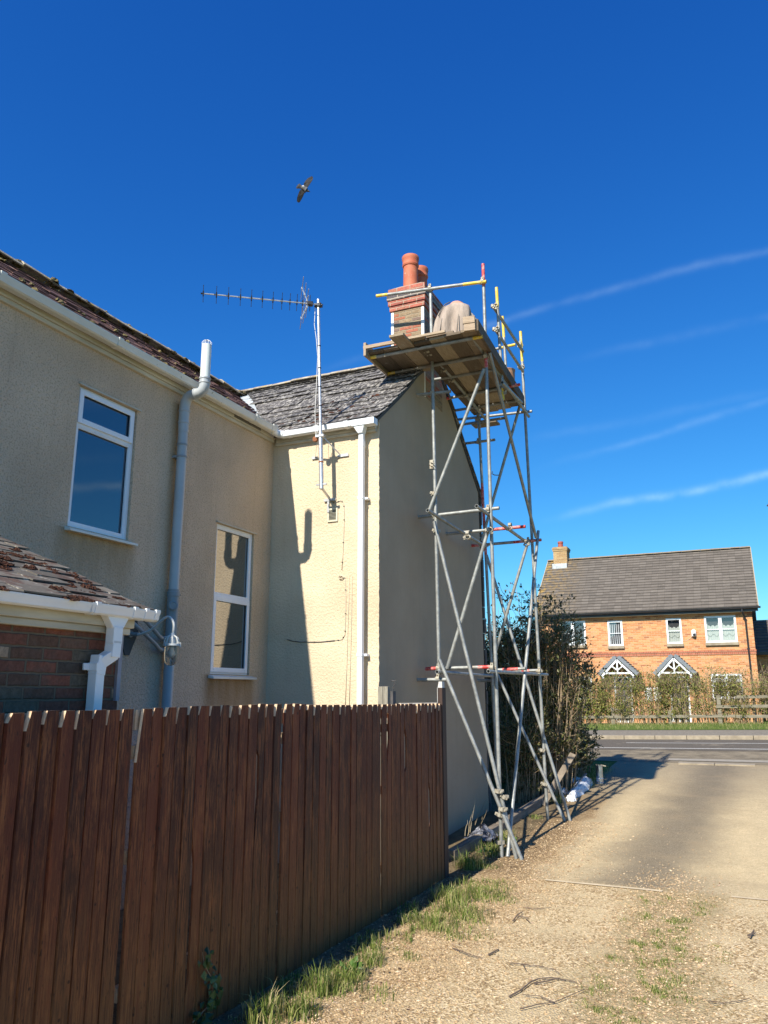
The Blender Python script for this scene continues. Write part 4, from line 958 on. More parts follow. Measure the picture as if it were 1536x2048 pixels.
# lift transoms (across) and ledgers (along)
def tr(name, x0, y0, x1, y1, Yv, bands=()): p, q = fpt(x0, y0, Yv), fpt(x1, y1, Yv); return p, q, stube(name, p, q, bands)
tr('transom', 822.7, 1036, 998.5, 1016, YF + .055)
tr('transom', 881, 1069, 1051, 1053, 11.2, [(.62, 1, 1)])
tr('transom', 924, 1093, 1082.7, 1079.7, YR + .05, [(0, .22, 1), (.66, 1, 1)])
tr('transom', 914, 889, 990, 879.5, YR + .05)
tr('transom', 813.8, 792.5, 901.5, 782.6, YF + .055)
tr('transom', 851, 1337.5, 987, 1333.7, YF + .06, [(0, .2, 1), (.78, 1, 1)])
tr('transom', 822, 1360, 893, 1359, YF - .05); tr('transom', 936, 1361.5, 991, 1361, 12.6)
tr('transom', 975, 1341, 1052, 1337, 11.2, [(.4, .8, 1)]); tr('transom', 1005, 1343, 1083, 1340.5, YR + .05, [(.5, .7, 1)])
led = [(spt(855, 1020.5, XI + .052), spt(972, 1094, XI + .052)), (spt(953, 1012, XO - .055), spt(1058, 1088, XO - .055)), (spt(873.7, 1343.7, XI + .052), spt(985, 1352, XI + .052)), (spt(976.6, 1342.6, XO - .05), spt(1094.5, 1349.5, XO - .05))]
for p, q in led: stube('ledger', p, q)
# platform ledgers and board bearers
DZ = 6.72
l1 = (spt(852.8, 694, XI + .052), spt(970, 837, XI + .052)); l2 = (spt(944.7, 675, XO - .05), Vector((XO - .05, 12.62, 6.62)))
stube('ledger', *l1); stube('ledger', *l2)
trs = [(741, 715.5, 965, 673, 9.45, [(0, .06, 2), (.92, 1, 2)]), (774, 748, 972, 711.5, 10.06, [(0, .09, 2)]), (850, 762.5, 985, 740, 10.62, [(0, .12, 1)]), (884, 799, 1040, 769, 11.35, [(0, .1, 1), (.86, 1, 1)]), (903, 822, 1043, 800, 12.05, []), (912.7, 839.4, 1064, 822.4, 12.62, [])]
btr = []
for x0, y0, x1, y1, Yv, bn in trs: p, q, o = tr('board_bearer', x0, y0, x1, y1, Yv, bn); btr.append((p, q))
stube('board_bearer', fpt(905, 852, 12.5), fpt(1010, 836, 12.5))
# braces
B = [('brace', fpt(968, 738, YF - .06), fpt(858.7, 1020, YF - .06)), ('brace', fpt(868, 1043, YF - .11), Vector((-2.80, YF + .08, 0.0))), ('brace', fpt(878.8, 1319, YF - .06), Vector((-2.72, YF + .04, 0.0))),
     ('brace', fpt(978, 1055, YF - .0), fpt(894, 1337, YF - .0)), ('brace', spt(979, 705, XO + .055), spt(1072, 1075, XO + .055)), ('brace', fpt(1042, 803, YR - .055), fpt(963, 1082, YR - .055)),
     ('brace', fpt(1054, 1090, YR - .055), fpt(992, 1300, YR - .055)), ('brace', fpt(972.9, 1110, YR + .055), Vector((fpt(1140, 1638, YR + .2).x, YR + .2, .1))),
     ('brace', fpt(992, 1343, YR + .10), Vector((fpt(1129, 1640, YR + .15).x, YR + .15, .1))), ('brace', spt(1076.6, 1062, XO + .05), Vector((-2.92, YF + .12, 0.0)))]
for n_, p, q in B: stube(n_, p, q)
# guard rails
gr1 = (fpt(753, 592, YF - .052), fpt(972.5, 563, YF - .052)); stube('guard_rail', *gr1, [(0, .11, 2), (.80, 1, 2)])
gr2 = (spt(986, 612.6, XO - .052), spt(1046, 703, XO - .052)); gr3 = (spt(990, 658, XO - .052), spt(1046, 743, XO - .052)); stube('guard_rail', *gr2); stube('guard_rail', *gr3)
gr4 = (fpt(970, 703, YR - .05), fpt(1031, 689, YR - .05)); stube('guard_rail', *gr4, [(.55, 1, 2)])
stube('guard_rail', spt(1004, 765, XO + .05), spt(1043, 805, XO + .05)); tr('transom', 996, 736, 1012, 732, 11.1)
# couplers
def cpl(std, px_, py_, Yv, ta, tb): coupler(PY(px_, py_, Yv), ta, tb)
for (px_, py_, Yv, ta, tb) in ((861, 577, YF - .026, Z_, X_), (966, 563.5, YF - .026, Z_, X_), (870, 1032, YF + .03, Z_, X_), (977, 1019, YF + .03, Z_, X_), (866, 786.5, YF + .03, Z_, X_), (869.5, 988, YF - .03, Z_, Z_ + X_ * .4), (874, 1062, YF - .05, Z_, Z_ + X_ * .3),
        (878, 1336, YF + .03, Z_, X_), (985, 1335, YF + .03, Z_, X_), (877, 1357, YF - .02, Z_, X_), (957, 884, YR + .02, Z_, X_), (972, 1090, YR + .02, Z_, X_), (1057, 1082, YR + .02, Z_, X_), (985, 1338, YR, Z_, X_), (1079, 1342, YR, Z_, X_),
        (971.5, 712, YF, Z_, X_), (1048.5, 822, YR, Z_, X_), (956, 838, YR, Z_, X_), (863, 703, YF, Z_, Y_), (1041, 690, YR, Z_, X_), (1043, 735, YR, Z_, Y_)): coupler(PY(px_, py_, Yv), ta, tb)
for (px_, py_, ta, tb) in ((989, 612, Y_, Z_), (992, 658, Y_, Z_), (1002, 733, Y_, Z_), (1004, 770, Y_, Z_), (1005, 782, Y_, Z_), (1052, 1086, X_, Y_), (978, 1060, Y_, Z_), (1020, 1053, Y_, X_), (936, 1070, Y_, X_)): coupler(PX(px_, py_, XO - .02), ta, tb)
for (q, tb) in ((Vector((-2.985, 10.08, .50)), Z_ + X_ * .3), (Vector((-2.90, 10.03, .72)), Z_ + X_ * .4), (Vector((-3.0, 10.1, .17)), Z_), (Vector((-2.99, 12.55, .62)), Z_ + X_ * .3), (Vector((-3.0, 12.53, 1.12)), Z_ + X_ * .3)): coupler(q, Z_, tb)
for (px_, py_) in ((997, 1582), (1005, 1618)): coupler(PY(px_, py_, YF), Z_ + X_ * .2, Z_)
for x_, y_, Yv in ((855, 700, 9.6), (861, 706, 9.8), (888, 739, 10.7), (904, 760, 11.2), (930, 790, 11.9), (957, 820, 12.5)): coupler(PX(x_, y_, XI + .052) + Vector((0, 0, .02)), Y_, X_)
# clamp on the first standard (board clip)
c = PY(863.5, 929, YF - .03); b = MB(); b.obox(c, (.028, 0, 0), (0, .016, 0), (0, 0, .065)); b.tube([c + Vector((-.01, -.03, .03)), c + Vector((.05, -.03, 0))], .008, 6); b.tube([c + Vector((-.01, -.03, -.02)), c + Vector((.05, -.03, -.05))], .008, 6); b.build('sleeve_clamp', COUP, sc, bevel=.004)
c = PY(992, 950, YR - .02); b = MB(); b.tube([c + Vector((-.06, 0, .07)), c + Vector((-.07, 0, .03)), c + Vector((-.02, 0, 0)), c + Vector((.06, 0, -.01))], .008, 6); b.build('loose_clip', COUP, sc)
# boards: along Y, underside seen from below
random.seed(9); ZB = DZ + .062
def dz(y): return btr[0][0].z + (btr[5][0].z - btr[0][0].z) * (y - 9.45) / 3.17
zmid = lambda y: (6.735 + (6.70 - 6.735) * (y - 9.45) / 3.17)
def zdeck(y):   # carried by the bearers
    zs_ = [((p.z + q.z) / 2, (p.y + q.y) / 2) for p, q in btr]
    for (za, ya), (zc, yc) in zip(zs_, zs_[1:]):
        if y <= yc: break
    return za + (zc - za) * (y - ya) / (yc - ya) + TR + .003
def board(x0, x1, y0, y1, name='scaffold_board', mat=None, th=.038, up_=0):
    b = MB(); za, zb_ = zdeck(y0) + up_, zdeck(y1) + up_; s0_, s1_ = (-.052 * (y0 - 9.3), -.052 * (y1 - 9.3)) if x0 > -3.8 else (0, 0)
    b.hexa([(x0 + s0_, y0, za), (x1 + s0_, y0, za), (x1 + s1_, y1, zb_), (x0 + s1_, y1, zb_), (x0 + s0_, y0, za + th), (x1 + s0_, y0, za + th), (x1 + s1_, y1, zb_ + th), (x0 + s1_, y1, zb_ + th)])
    return b.build(name, mat or BOARD, sc, bevel=.004)
edges = [-4.50, -4.265, -4.03, -3.795, -3.56, -3.325, -3.09, -2.865]
fronts = [9.34, 9.34, 9.02, 9.34, 9.33, 9.30, 9.28]
for i in range(7):
    x0, x1 = edges[i] + .003, edges[i + 1] - .003; yf = fronts[i]
    if i < 2: board(x0, x1, yf, 10.18 if i == 0 else 10.22)
    elif i == 2: board(x0, x1 - .02, yf, 10.30)
    else: board(x0, x1, yf, 11.35 + .1 * (i % 3), mat=BOARD); board(x0 + .002, x1 - .002, 11.36 + .1 * (i % 3), 12.70 - .05 * i)
board(-3.84, -3.62, 9.30, 9.9, up_=.041); board(-3.6, -3.2, 9.32, 9.36, up_=.041)
board(-4.08, -3.62, 12.75, 13.0, up_=-.10)
b = MB(); z0_ = zdeck(9.4)
def vboard(x0, y0, x1, y1, zlo, h, name='toe_board', mat=BOARDX, th=.019):
    p, q = Vector((x0, y0, 0)), Vector((x1, y1, 0)); d = (q - p) / 2; s_ = Vector((-d.y, d.x, 0)).normalized() * th; m_ = (p + q) / 2; m_.z = zlo + h / 2
    b = MB(); b.obox(m_, d, s_, (0, 0, h / 2)); return b.build(name, mat, sc, bevel=.004)
vboard(-4.525, 9.28, -4.525, 10.15, zdeck(9.4) - .06, .20)
vboard(-4.55, 9.30, -3.98, 9.31, zdeck(9.4) + .045, .05); vboard(-4.0, 9.26, -3.30, 9.27, zdeck(9.4) + .042, .035)
vboard(-3.01, 9.215, -2.86, 9.235, zdeck(9.4) - .03, .10, th=.03); vboard(-3.02, 9.205, -2.86, 9.225, zdeck(9.4) + .072, .10, th=.03)
for ya_, yb_ in ((9.255, 11.0), (11.01, 12.28)): vboard(-2.845 - .052 * (ya_ - 9.25), ya_, -2.845 - .052 * (yb_ - 9.25), yb_, zdeck((ya_ + yb_) / 2) - .02, .17, mat=BOARD)
b = MB()
for x_, y_ in ((-4.27, 9.45), (-4.07, 10.06), (-3.95, 9.5)): b.tube([(x_, y_ - .03, zdeck(y_) - .005), (x_, y_ - .035, zdeck(y_) - .07)], .006, 6)
split_build(b, 'bent_nail', COUP, sc)
# worn bucket on the platform corner
bk = thing('mortar_bucket', 'rusty brown cylindrical tub standing on the platform behind the yellow topped post', 'bucket', (-3.08, 11.6, zdeck(11.6) + .04))
b = MB(); b.lathe((-3.08, 11.6, zdeck(11.6) + .04), [(0, 0), (.11, 0), (.125, .30), (.13, .30), (.13, .32), (.12, .32), (.105, .02), (0, .02)], 22); b.build('tub', simple('worn_tan_tub', (.26, .13, .07), (.38, .24, .15), 9, .7), bk, smooth=True, auto=True)

# ------------------------------------------------------------------ person bent over on the platform
def skin_obj(name, verts, edges_, mat, parent, root=0, sub=2, label=None):
    me = bpy.data.meshes.new(name); bm = bmesh.new(); L = bm.verts.layers.skin.verify()
    vs = []
    for k, (p, r) in enumerate(verts):
        v = bm.verts.new(p); v[L].radius = (r, r) if isinstance(r, (int, float)) else r; v[L].use_root = (k == root); vs.append(v)
    for a, c2 in edges_: bm.edges.new((vs[a], vs[c2]))
    bm.to_mesh(me); bm.free(); me.materials.append(mat); o = bpy.data.objects.new(name, me); C.objects.link(o)
    m_ = o.modifiers.new('skin', 'SKIN'); m_.use_smooth_shade = True; s_ = o.modifiers.new('sub', 'SUBSURF'); s_.levels = s_.render_levels = sub
    if parent: o.parent = parent; o.matrix_parent_inverse = Matrix.Translation(-wloc2(parent))
    if label: o['label'] = label
    return o
PZd = zdeck(10.1) + .04; px0 = -3.44; py0 = 10.15
person = thing('person', 'worker in beige clothes bent over beside the chimney with back to the lane', 'person', (px0, py0, PZd))
def q(dx, dy, dz_): return (px0 + dx, py0 + dy, PZd + dz_)
bv = [(q(0, .02, .78), .17), (q(.0, .16, .845), .185), (q(-.04, .38, .76), .16), (q(-.05, .50, .70), .10), (q(-.05, .60, .62), .062), (q(-.05, .68, .55), .095), (q(-.05, .72, .47), .085),
      (q(.10, .0, .70), .11), (q(.19, .12, .40), .075), (q(.20, -.02, .07), .05), (q(.21, .14, .03), .04), (q(-.12, .0, .70), .11), (q(-.24, .10, .40), .075), (q(-.27, -.04, .07), .05), (q(-.28, .12, .03), .04),
      (q(.15, .42, .68), .07), (q(.24, .46, .44), .048), (q(.16, .56, .22), .035), (q(.14, .60, .15), .028), (q(-.24, .42, .68), .07), (q(-.32, .46, .44), .048), (q(-.24, .56, .22), .035), (q(-.22, .60, .15), .028)]
be = [(0, 1), (1, 2), (2, 3), (3, 4), (4, 5), (5, 6), (0, 7), (7, 8), (8, 9), (9, 10), (0, 11), (11, 12), (12, 13), (13, 14), (3, 15), (15, 16), (16, 17), (17, 18), (3, 19), (19, 20), (20, 21), (21, 22)]
for hbase, sx in ((18, 1), (22, -1)):
    hp_ = Vector(bv[hbase][0])
    for k, (fx, ln) in enumerate(((-.026, .07), (-.010, .08), (.007, .075), (.022, .06))):
        i0 = len(bv); bv += [(tuple(hp_ + Vector((fx, .012, -.03))), .010), (tuple(hp_ + Vector((fx * 1.1, .03, -.03 - ln * .55))), .0085), (tuple(hp_ + Vector((fx * 1.1, .022, -.03 - ln))), .0075)]; be += [(hbase, i0), (i0, i0 + 1), (i0 + 1, i0 + 2)]
    i0 = len(bv); bv += [(tuple(hp_ + Vector((-sx * .03, .02, -.01))), .010), (tuple(hp_ + Vector((-sx * .04, .035, -.045))), .009)]; be += [(hbase, i0), (i0, i0 + 1)]
skin_obj('body', bv, be, SKIN, person)
# loose work trousers and smock hanging in folds from the raised seat
b = MB(); random.seed(17); YC = 10.13; n = 40
OUT = [(607.5, 893, 921, .06, .10), (609, 888, 928, .11, .07), (613, 883, 934, .15, .05), (618, 880, 938.5, .19, .03), (630, 874.5, 942, .21, .0), (645, 869, 943.5, .22, -.01), (662, 865.5, 943, .22, -.01), (690, 864, 943, .21, 0), (718, 866, 942, .18, .0), (752, 867, 941, .15, .0)]
vs = []
fold = [random.uniform(0, 6.28) for _ in range(4)]
for i, (yy, xl, xr, dh, dy_) in enumerate(OUT):
    pl_, pr_ = PY(xl, yy, YC), PY(xr, yy, YC); c = (pl_ + pr_) / 2; hw = (pr_ - pl_).length / 2; k_ = min(1, max(0, (i - 2) / 4))
    for j in range(n):
        a = 2 * math.pi * j / n; f = 1 + k_ * (.07 * math.sin(9 * a + fold[0] + i * .22) + .09 * math.sin(5 * a + fold[1] - i * .16) + .05 * math.sin(14 * a + fold[2]))
        ca, sa = math.cos(a), math.sin(a); cleft = .05 * k_ * math.exp(-((a - 4.95) / .16) ** 2)
        vs.append((c.x + hw * ca * min(f, 1.02), c.y + dy_ + (dh * sa * f) + cleft, max(c.z, PZd + .005 - .0005 * i)))
vs.append(tuple(sum((Vector(v) for v in vs[:n]), Vector()) / n + Vector((0, 0, .012))))
fs = [(i * n + j, i * n + (j + 1) % n, (i + 1) * n + (j + 1) % n, (i + 1) * n + j) for i in range(len(OUT) - 1) for j in range(n)] + [(len(vs) - 1, (j + 1) % n, j) for j in range(n)]
b.add(vs, fs); o = b.build('trousers', CLOTH, person, smooth=True); m_ = o.modifiers.new('sub', 'SUBSURF'); m_.levels = m_.render_levels = 2
b = MB(); b.lathe((PY(911, 601, YC).x, YC + .06, PY(911, 601, YC).z - .125), [(0, .13), (.05, .125), (.09, .105), (.13, .06), (.15, 0), (.15, -.04)], 20); b.build('bare_back', SKIN, person, smooth=True)
b = MB(); b.tube([PY(900, 604, YC - .10), PY(890, 609, YC - .16), PY(882, 620, YC - .19), PY(877, 632, YC - .21)], .008, 6); b.tube([PY(889, 618, YC - .18), PY(884, 640, YC - .23), PY(879, 668, YC - .24)], [.004, .010, .006], 6); b.tube([PY(917, 628, YC - .21), PY(915, 650, YC - .24), PY(913, 672, YC - .24)], [.003, .007, .005], 6); b.tube([PY(931, 632, YC - .17), PY(933, 652, YC - .20), PY(932, 670, YC - .2)], [.003, .007, .004], 6); b.build('strap_and_crease_shade', simple('dark_strap_and_crease', (.10, .09, .08), (.15, .14, .12), 9, .9), person, smooth=True)  # first tube is the strap; the other dark tubes imitate shade in the creases
skin_obj('shirt', [(q(-.01, .24, .80), (.21, .19)), (q(-.03, .38, .79), (.22, .19)), (q(-.05, .50, .70), (.15, .13)), (q(.15, .43, .67), .095), (q(.24, .46, .44), .07), (q(.19, .53, .30), .05), (q(-.24, .43, .67), .095), (q(-.33, .46, .44), .07), (q(-.28, .53, .30), .05)],
         [(0, 1), (1, 2), (2, 3), (3, 4), (4, 5), (2, 6), (6, 7), (7, 8)], CLOTH2, person)
b = MB(); hc = Vector(q(-.05, .705, .50))
b.lathe(hc + Vector((0, .02, .03)), [(.0, .08), (.05, .075), (.085, .04), (.095, 0), (.085, -.03)], 16, axis=(0, .5, .4)); b.build('hair', simple('brown_hair', (.05, .03, .02), (.09, .06, .04), 30, .8), person, smooth=True)
b = MB()
for sx in (1, -1):
    b.lathe(hc + Vector((sx * .032, .055, -.05)), [(0, .012), (.010, .006), (.012, 0)], 10, axis=(0, .5, -.85))
b.lathe(hc + Vector((0, .075, -.03)), [(0, .03), (.010, .02), (.016, 0)], 8, axis=(0, .6, -.8)); b.build('face_features', SKIN, person, smooth=True)
for sx in (.20, -.28):
    b = MB(); b.hexa([q(sx - .05, -.10, .0), q(sx + .05, -.10, .0), q(sx + .05, .20, .0), q(sx - .05, .20, .0), q(sx - .04, -.08, .13), q(sx + .04, -.08, .13), q(sx + .035, .17, .05), q(sx - .035, .17, .05)]); b.build('boot', simple('brown_boot', (.08, .05, .03), (.12, .08, .05), 8, .7), person, bevel=.02)

# ------------------------------------------------------------------ bird overhead
d = ray(606, 376); bc = Vector((0, 0, EYE)) + d * 20
bird = thing('pigeon', 'dark grey pigeon gliding with spread wings high in the blue sky', 'bird', tuple(bc))
U = 20 / F   # metres per photo pixel at the bird
def bp(x, y, h=0.0): return bc + rt * ((x - 606) * U) - up * ((y - 376) * U) - fw * h
BG = simple('slate_grey_feather', (.018, .018, .022), (.05, .045, .045), 22, .8, bst=.3); BGL = simple('pale_breast_feather', (.07, .07, .075), (.12, .115, .11), 22, .8); BWH = simple('white_rump', (.7, .7, .7), (.8, .8, .8), 9, .8)
bd2 = [(bp(601.5, 371.5), .010), (bp(604, 374), .045), (bp(608.5, 378), .062), (bp(612, 380), .048), (bp(615.5, 381.6), .03), (bp(617.6, 382.5), .026), (bp(619, 383.2), .006)]
skin_obj('body', [(tuple(p), r) for p, r in bd2], [(i, i + 1) for i in range(6)], BGL, bird, root=2)
def wing(pts_, nm):
    b = MB(); n = len(pts_) // 2; vs = []
    for (x, y, h, th) in pts_: vs += [bp(x, y, h + th), bp(x, y, h - th)]
    poly_ = list(range(len(pts_))); m_ = len(pts_)
    c0 = len(vs); cx_, cy_ = sum(p[0] for p in pts_) / m_, sum(p[1] for p in pts_) / m_; hm = sum(p[2] for p in pts_) / m_; vs += [bp(cx_, cy_, hm + .018), bp(cx_, cy_, hm - .012)]
    fs = []
    for i in range(m_):
        j = (i + 1) % m_; fs += [(2 * i, 2 * j, c0), (2 * j + 1, 2 * i + 1, c0 + 1), (2 * i, 2 * i + 1, 2 * j + 1, 2 * j)]
    b.add(vs, fs); return b.build(nm, BG, bird, smooth=False)
wing([(606.5, 372, 0, .01), (608, 366.5, 0, .008), (611, 361, -.02, .006), (615, 355, -.05, .004), (620, 351, -.08, .003), (623.3, 348.6, -.10, .002), (625.5, 352, -.10, .002), (625, 357, -.07, .004), (621.5, 364, -.04, .006), (617, 371, -.02, .01), (613.5, 377.5, 0, .012), (609, 376, 0, .012)], 'wing')
wing([(603, 378, 0, .012), (599, 382, 0, .008), (596.5, 387, -.02, .006), (594, 393, -.05, .004), (592.8, 399.5, -.09, .002), (595, 402, -.10, .002), (598.5, 401.6, -.10, .002), (602, 397.5, -.07, .004), (606, 391, -.04, .006), (609.5, 384, -.01, .01), (609.5, 379, 0, .012)], 'wing')
wing([(605, 373, 0, .008), (601, 368.6, 0, .004), (598.5, 367, 0, .003), (595, 370, 0, .003), (592, 375.5, 0, .003), (593, 377, 0, .003), (597, 377, 0, .004), (602, 377.5, 0, .008)], 'tail')
b = MB(); b.add([bp(605, 372, .05), bp(607, 373, .05), bp(609, 375.5, .05), bp(607.5, 375, .06)], [(0, 1, 2, 3)]); b.lathe(bp(607, 373.8, .035), [(0, .03), (.02, .015), (.026, 0), (.02, -.015), (0, -.03)], 8, axis=rt - up * .8); b.build('rump', BWH, bird)
b = MB(); p = bp(619, 383.2); b.lathe(p, [(.008, 0), (.004, .02), (0, .04)], 6, axis=rt - up * .5); b.build('beak', DARKPL, bird)
# ------------------------------------------------------------------ brick house across the road
HY, HX0, HX1, HZ, HE = 36.0, -8.62, .42, .70, 5.52
fh = thing('brick_house', 'orange brick semi-detached house with grey tiled roof and two gabled porches across the road', 'house', (-4, HY, HZ))
def fr(x, y): p = PY(x, y, HY); return p.x, p.z
wins = {}
def rect(x0, y0, x1, y1): a, c2 = fr(x0, y0), fr(x1, y1); return (min(a[0], c2[0]), max(a[0], c2[0]), min(a[1], c2[1]), max(a[1], c2[1]))
WL = [('large', rect(1119, 1243.5, 1173, 1290)), ('narrow', rect(1214.5, 1242, 1247.5, 1291.5)), ('narrow', rect(1331, 1237, 1366, 1287)), ('large', rect(1407.5, 1233, 1476, 1284)),
      ('large', rect(1421, 1348, 1488, 1397)), ('large', rect(1150, 1354, 1186, 1399))]
DL = [rect(1226.5, 1353, 1269, 1445.5), rect(1337, 1352, 1384, 1444.5)]
xq = lambda r: r
ops = [r for _, r in WL] + DL
b = MB(); wall_open(b, 1, HY, HX0, HX1, HZ - .3, HE, ops, -1, .12)
b.build('wall', BUFFBRICK, fh)
b = MB(); b.add([(HX1, HY, HZ - .3), (HX1, HY + 7, HZ - .3), (HX1, HY + 7, HE), (HX1, HY + 3.5, 8.42), (HX1, HY, HE)], [(0, 1, 2, 3, 4)]); b.add([(HX0, HY, HZ - .3), (HX0, HY + 7, HZ - .3), (HX0, HY + 7, HE), (HX0, HY + 3.5, 8.42), (HX0, HY, HE)], [(0, 4, 3, 2, 1)]); b.add([(HX0, HY + 7, HZ - .3), (HX1, HY + 7, HZ - .3), (HX1, HY + 7, HE), (HX0, HY + 7, HE)], [(0, 1, 2, 3)])
b.build('gable_wall', BUFFBRICK, fh)
zb1 = fr(1300, 1310)[1]
b = MB(); b.box(HX0, HY - .025, zb1 - .04, HX1 + .02, HY - .001, zb1 + .07); b.box(HX0, HY - .045, zb1 + .07, HX1 + .03, HY - .001, zb1 + .145); b.box(HX0, HY - .02, HE - .23, HX1, HY - .001, HE - .02); b.box(HX1 - .34, HY - .04, HE - .34, HX1 + .02, HY - .002, HE - .02); b.build('brick_band', REDBAND, fh)
# roof: rows of interlocking tiles
TILE = NT('grey_brown_concrete_tile')
t = TILE; tu = t.math('DIVIDE', t.X, .30); fr_ = t.math('FRACT', tu); jn = t.math('LESS_THAN', fr_, .05)
wn3 = t.n.new('ShaderNodeTexWhiteNoise'); wn3.noise_dimensions = '2D'; t.l.new(t.comb(t.math('FLOOR', tu), t.math('FLOOR', t.math('DIVIDE', t.math('SUBTRACT', t.Z, 5.453), .1457))), wn3.inputs['Vector'])
c = t.ramp(wn3.outputs['Value'], [(0, (.122, .106, .090)), (.5, (.145, .125, .106)), (1, (.168, .146, .124))]); c = t.mix(t.math('MULTIPLY', jn, .35), c, (.05, .045, .04))
c = t.mix(t.ramp(t.noise(8, 6, .75), [(.57, 0.0), (.68, .45)]), c, (.30, .26, .21))
yl = t.math('MAXIMUM', t.math('SUBTRACT', 1, t.sstep(t.X, -8.6, -8.1)), t.math('MULTIPLY', t.math('SUBTRACT', 1, t.sstep(t.X, -8.2, -6.4)), .5))
c = t.mix(t.math('MULTIPLY', yl, t.ramp(t.noise(5, 5, .7), [(.45, 0.0), (.6, .8)])), c, (.42, .26, .06))
lap_shade = t.math('FRACT', t.math('DIVIDE', t.math('SUBTRACT', t.Z, 5.453), .1457)); c = t.mix(t.math('MULTIPLY', t.math('LESS_THAN', lap_shade, .20), t.math('SUBTRACT', .95, t.math('MULTIPLY', t.noise(3), .5))), c, (.035, .03, .027))  # shadow gap under each tile lap, painted as a dark line per row
TILEM = t.done(c, .85, t.bump(t.noise(30, 4, .7), .5, .01), spec=.2)
b = MB(); nrow = 21; yE, zE, yR, zR = HY - .30, 5.44, HY + 3.5, 8.50
random.seed(6)
dy, dz_ = (yR - yE) / nrow, (zR - zE) / nrow
for i in range(nrow):
    y0, z0 = yE + dy * i, zE + dz_ * i
    xs_ = [HX0 - .12 + (HX1 + .28 - HX0 + .12 - .0) * k / 30 for k in range(31)]
    for k in range(30):
        j = random.uniform(-.003, .003); x0, x1 = xs_[k], xs_[k + 1]
        b.hexa([(x0, y0, z0 - .01), (x1, y0, z0 - .01), (x1, y0 + dy, z0 + dz_ - .02), (x0, y0 + dy, z0 + dz_ - .02), (x0, y0 - .012, z0 + .035 + j), (x1, y0 - .012, z0 + .035 + j), (x1, y0 + dy, z0 + dz_ + .012), (x0, y0 + dy, z0 + dz_ + .012)])
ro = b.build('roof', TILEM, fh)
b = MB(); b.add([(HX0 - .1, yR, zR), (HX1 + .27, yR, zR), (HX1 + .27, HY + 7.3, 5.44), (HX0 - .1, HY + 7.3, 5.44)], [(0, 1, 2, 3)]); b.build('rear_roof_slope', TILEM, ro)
b = MB(); random.seed(1); ridge(b, (HX0 - .12, yR, zR + .04), (HX1 + .27, yR, zR + .04), 22, .11, .004); b.build('ridge_tiles', simple('tile_ridge', (.20, .17, .13), (.28, .22, .14), 6, .9), ro)
b = MB(); 
for x0 in (HX0 - .13, HX1 + .26): b.prism([(x0, yE, zE - .03), (x0, yR, zR - .03), (x0, yR, zR + .05), (x0, yE, zE + .05)], (.035, 0, 0))
split_build(b, 'verge_mortar', simple('verge_mortar', (.32, .26, .17), (.42, .34, .22), 6, .9), ro)
cx0, cx1 = PY(1110, 1120, yR).x, PY(1137, 1120, yR).x
b = MB(); zc = 7.9; b.box(cx0, yR - .35, zc, cx1, yR + .35, 8.95); b.box(cx0 - .03, yR - .38, 8.955, cx1 + .03, yR + .38, 9.03); b.box(cx0 - .05, yR - .40, 9.034, cx1 + .05, yR + .40, 9.12); b.box(cx0 - .01, yR - .36, 9.124, cx1 + .01, yR + .36, 9.17); chf = b.build('chimney', brick_mat('buff_chimney_brick', [(0, (.46, .30, .14)), (.4, (.54, .37, .18)), (.75, (.42, .26, .12))], (.5, .42, .28), seed=5.0, soft=.5), fh)
b = MB(); b.box(cx0 - .02, yR - .62, 7.95, cx1 + .02, yR - .33, 8.27); b.build('lead_apron', LEAD, chf)
b = MB(); xm = (cx0 + cx1) / 2 - .02; b.lathe((xm, yR, 9.17), [(.14, 0), (.12, .22), (.14, .23), (.14, .32), (.10, .33)], 14); b.build('chimney_pot', simple('dark_red_pot', (.30, .07, .05), (.36, .10, .07), 6, .7), chf, smooth=True, auto=True)
b = MB(); gutter(b, ((HX0 - .1, yE - .01, 5.42), (HX1 + .35, yE - .01, 5.43), (0, -1, 0)), .115); b.box(HX0, yE + .02, 5.25, HX1 + .25, yE + .05, 5.42); 
for i in range(10): union(b, (HX0 + .5 + i * .92, yE - .01, 5.425), (1, 0, 0), (0, -1, 0), .115, .03)
b.build('gutter', BLACKPL, fh)
b = MB(); b.box(HX0, yE + .051, 5.24, HX1 + .02, HY - .001, 5.26); b.build('soffit', UPVC_OLD, fh)
dp = fr(1490, 1228); dp2 = fr(1517, 1455)
b = MB(); xd = .16; b.tube([(xd - .10, yE - .06, 5.36), (xd - .10, yE - .06, 5.24), (xd - .02, HY - .10, 5.02), (xd, HY - .075, 4.94), (xd, HY - .075, HZ)], .036, 10)
for z in (4.9, 3.7, 2.5, 1.4): b.box(xd - .06, HY - .04, z, xd + .06, HY, z + .05)
b.build('downpipe', BLACKPL, fh, smooth=True, auto=True)
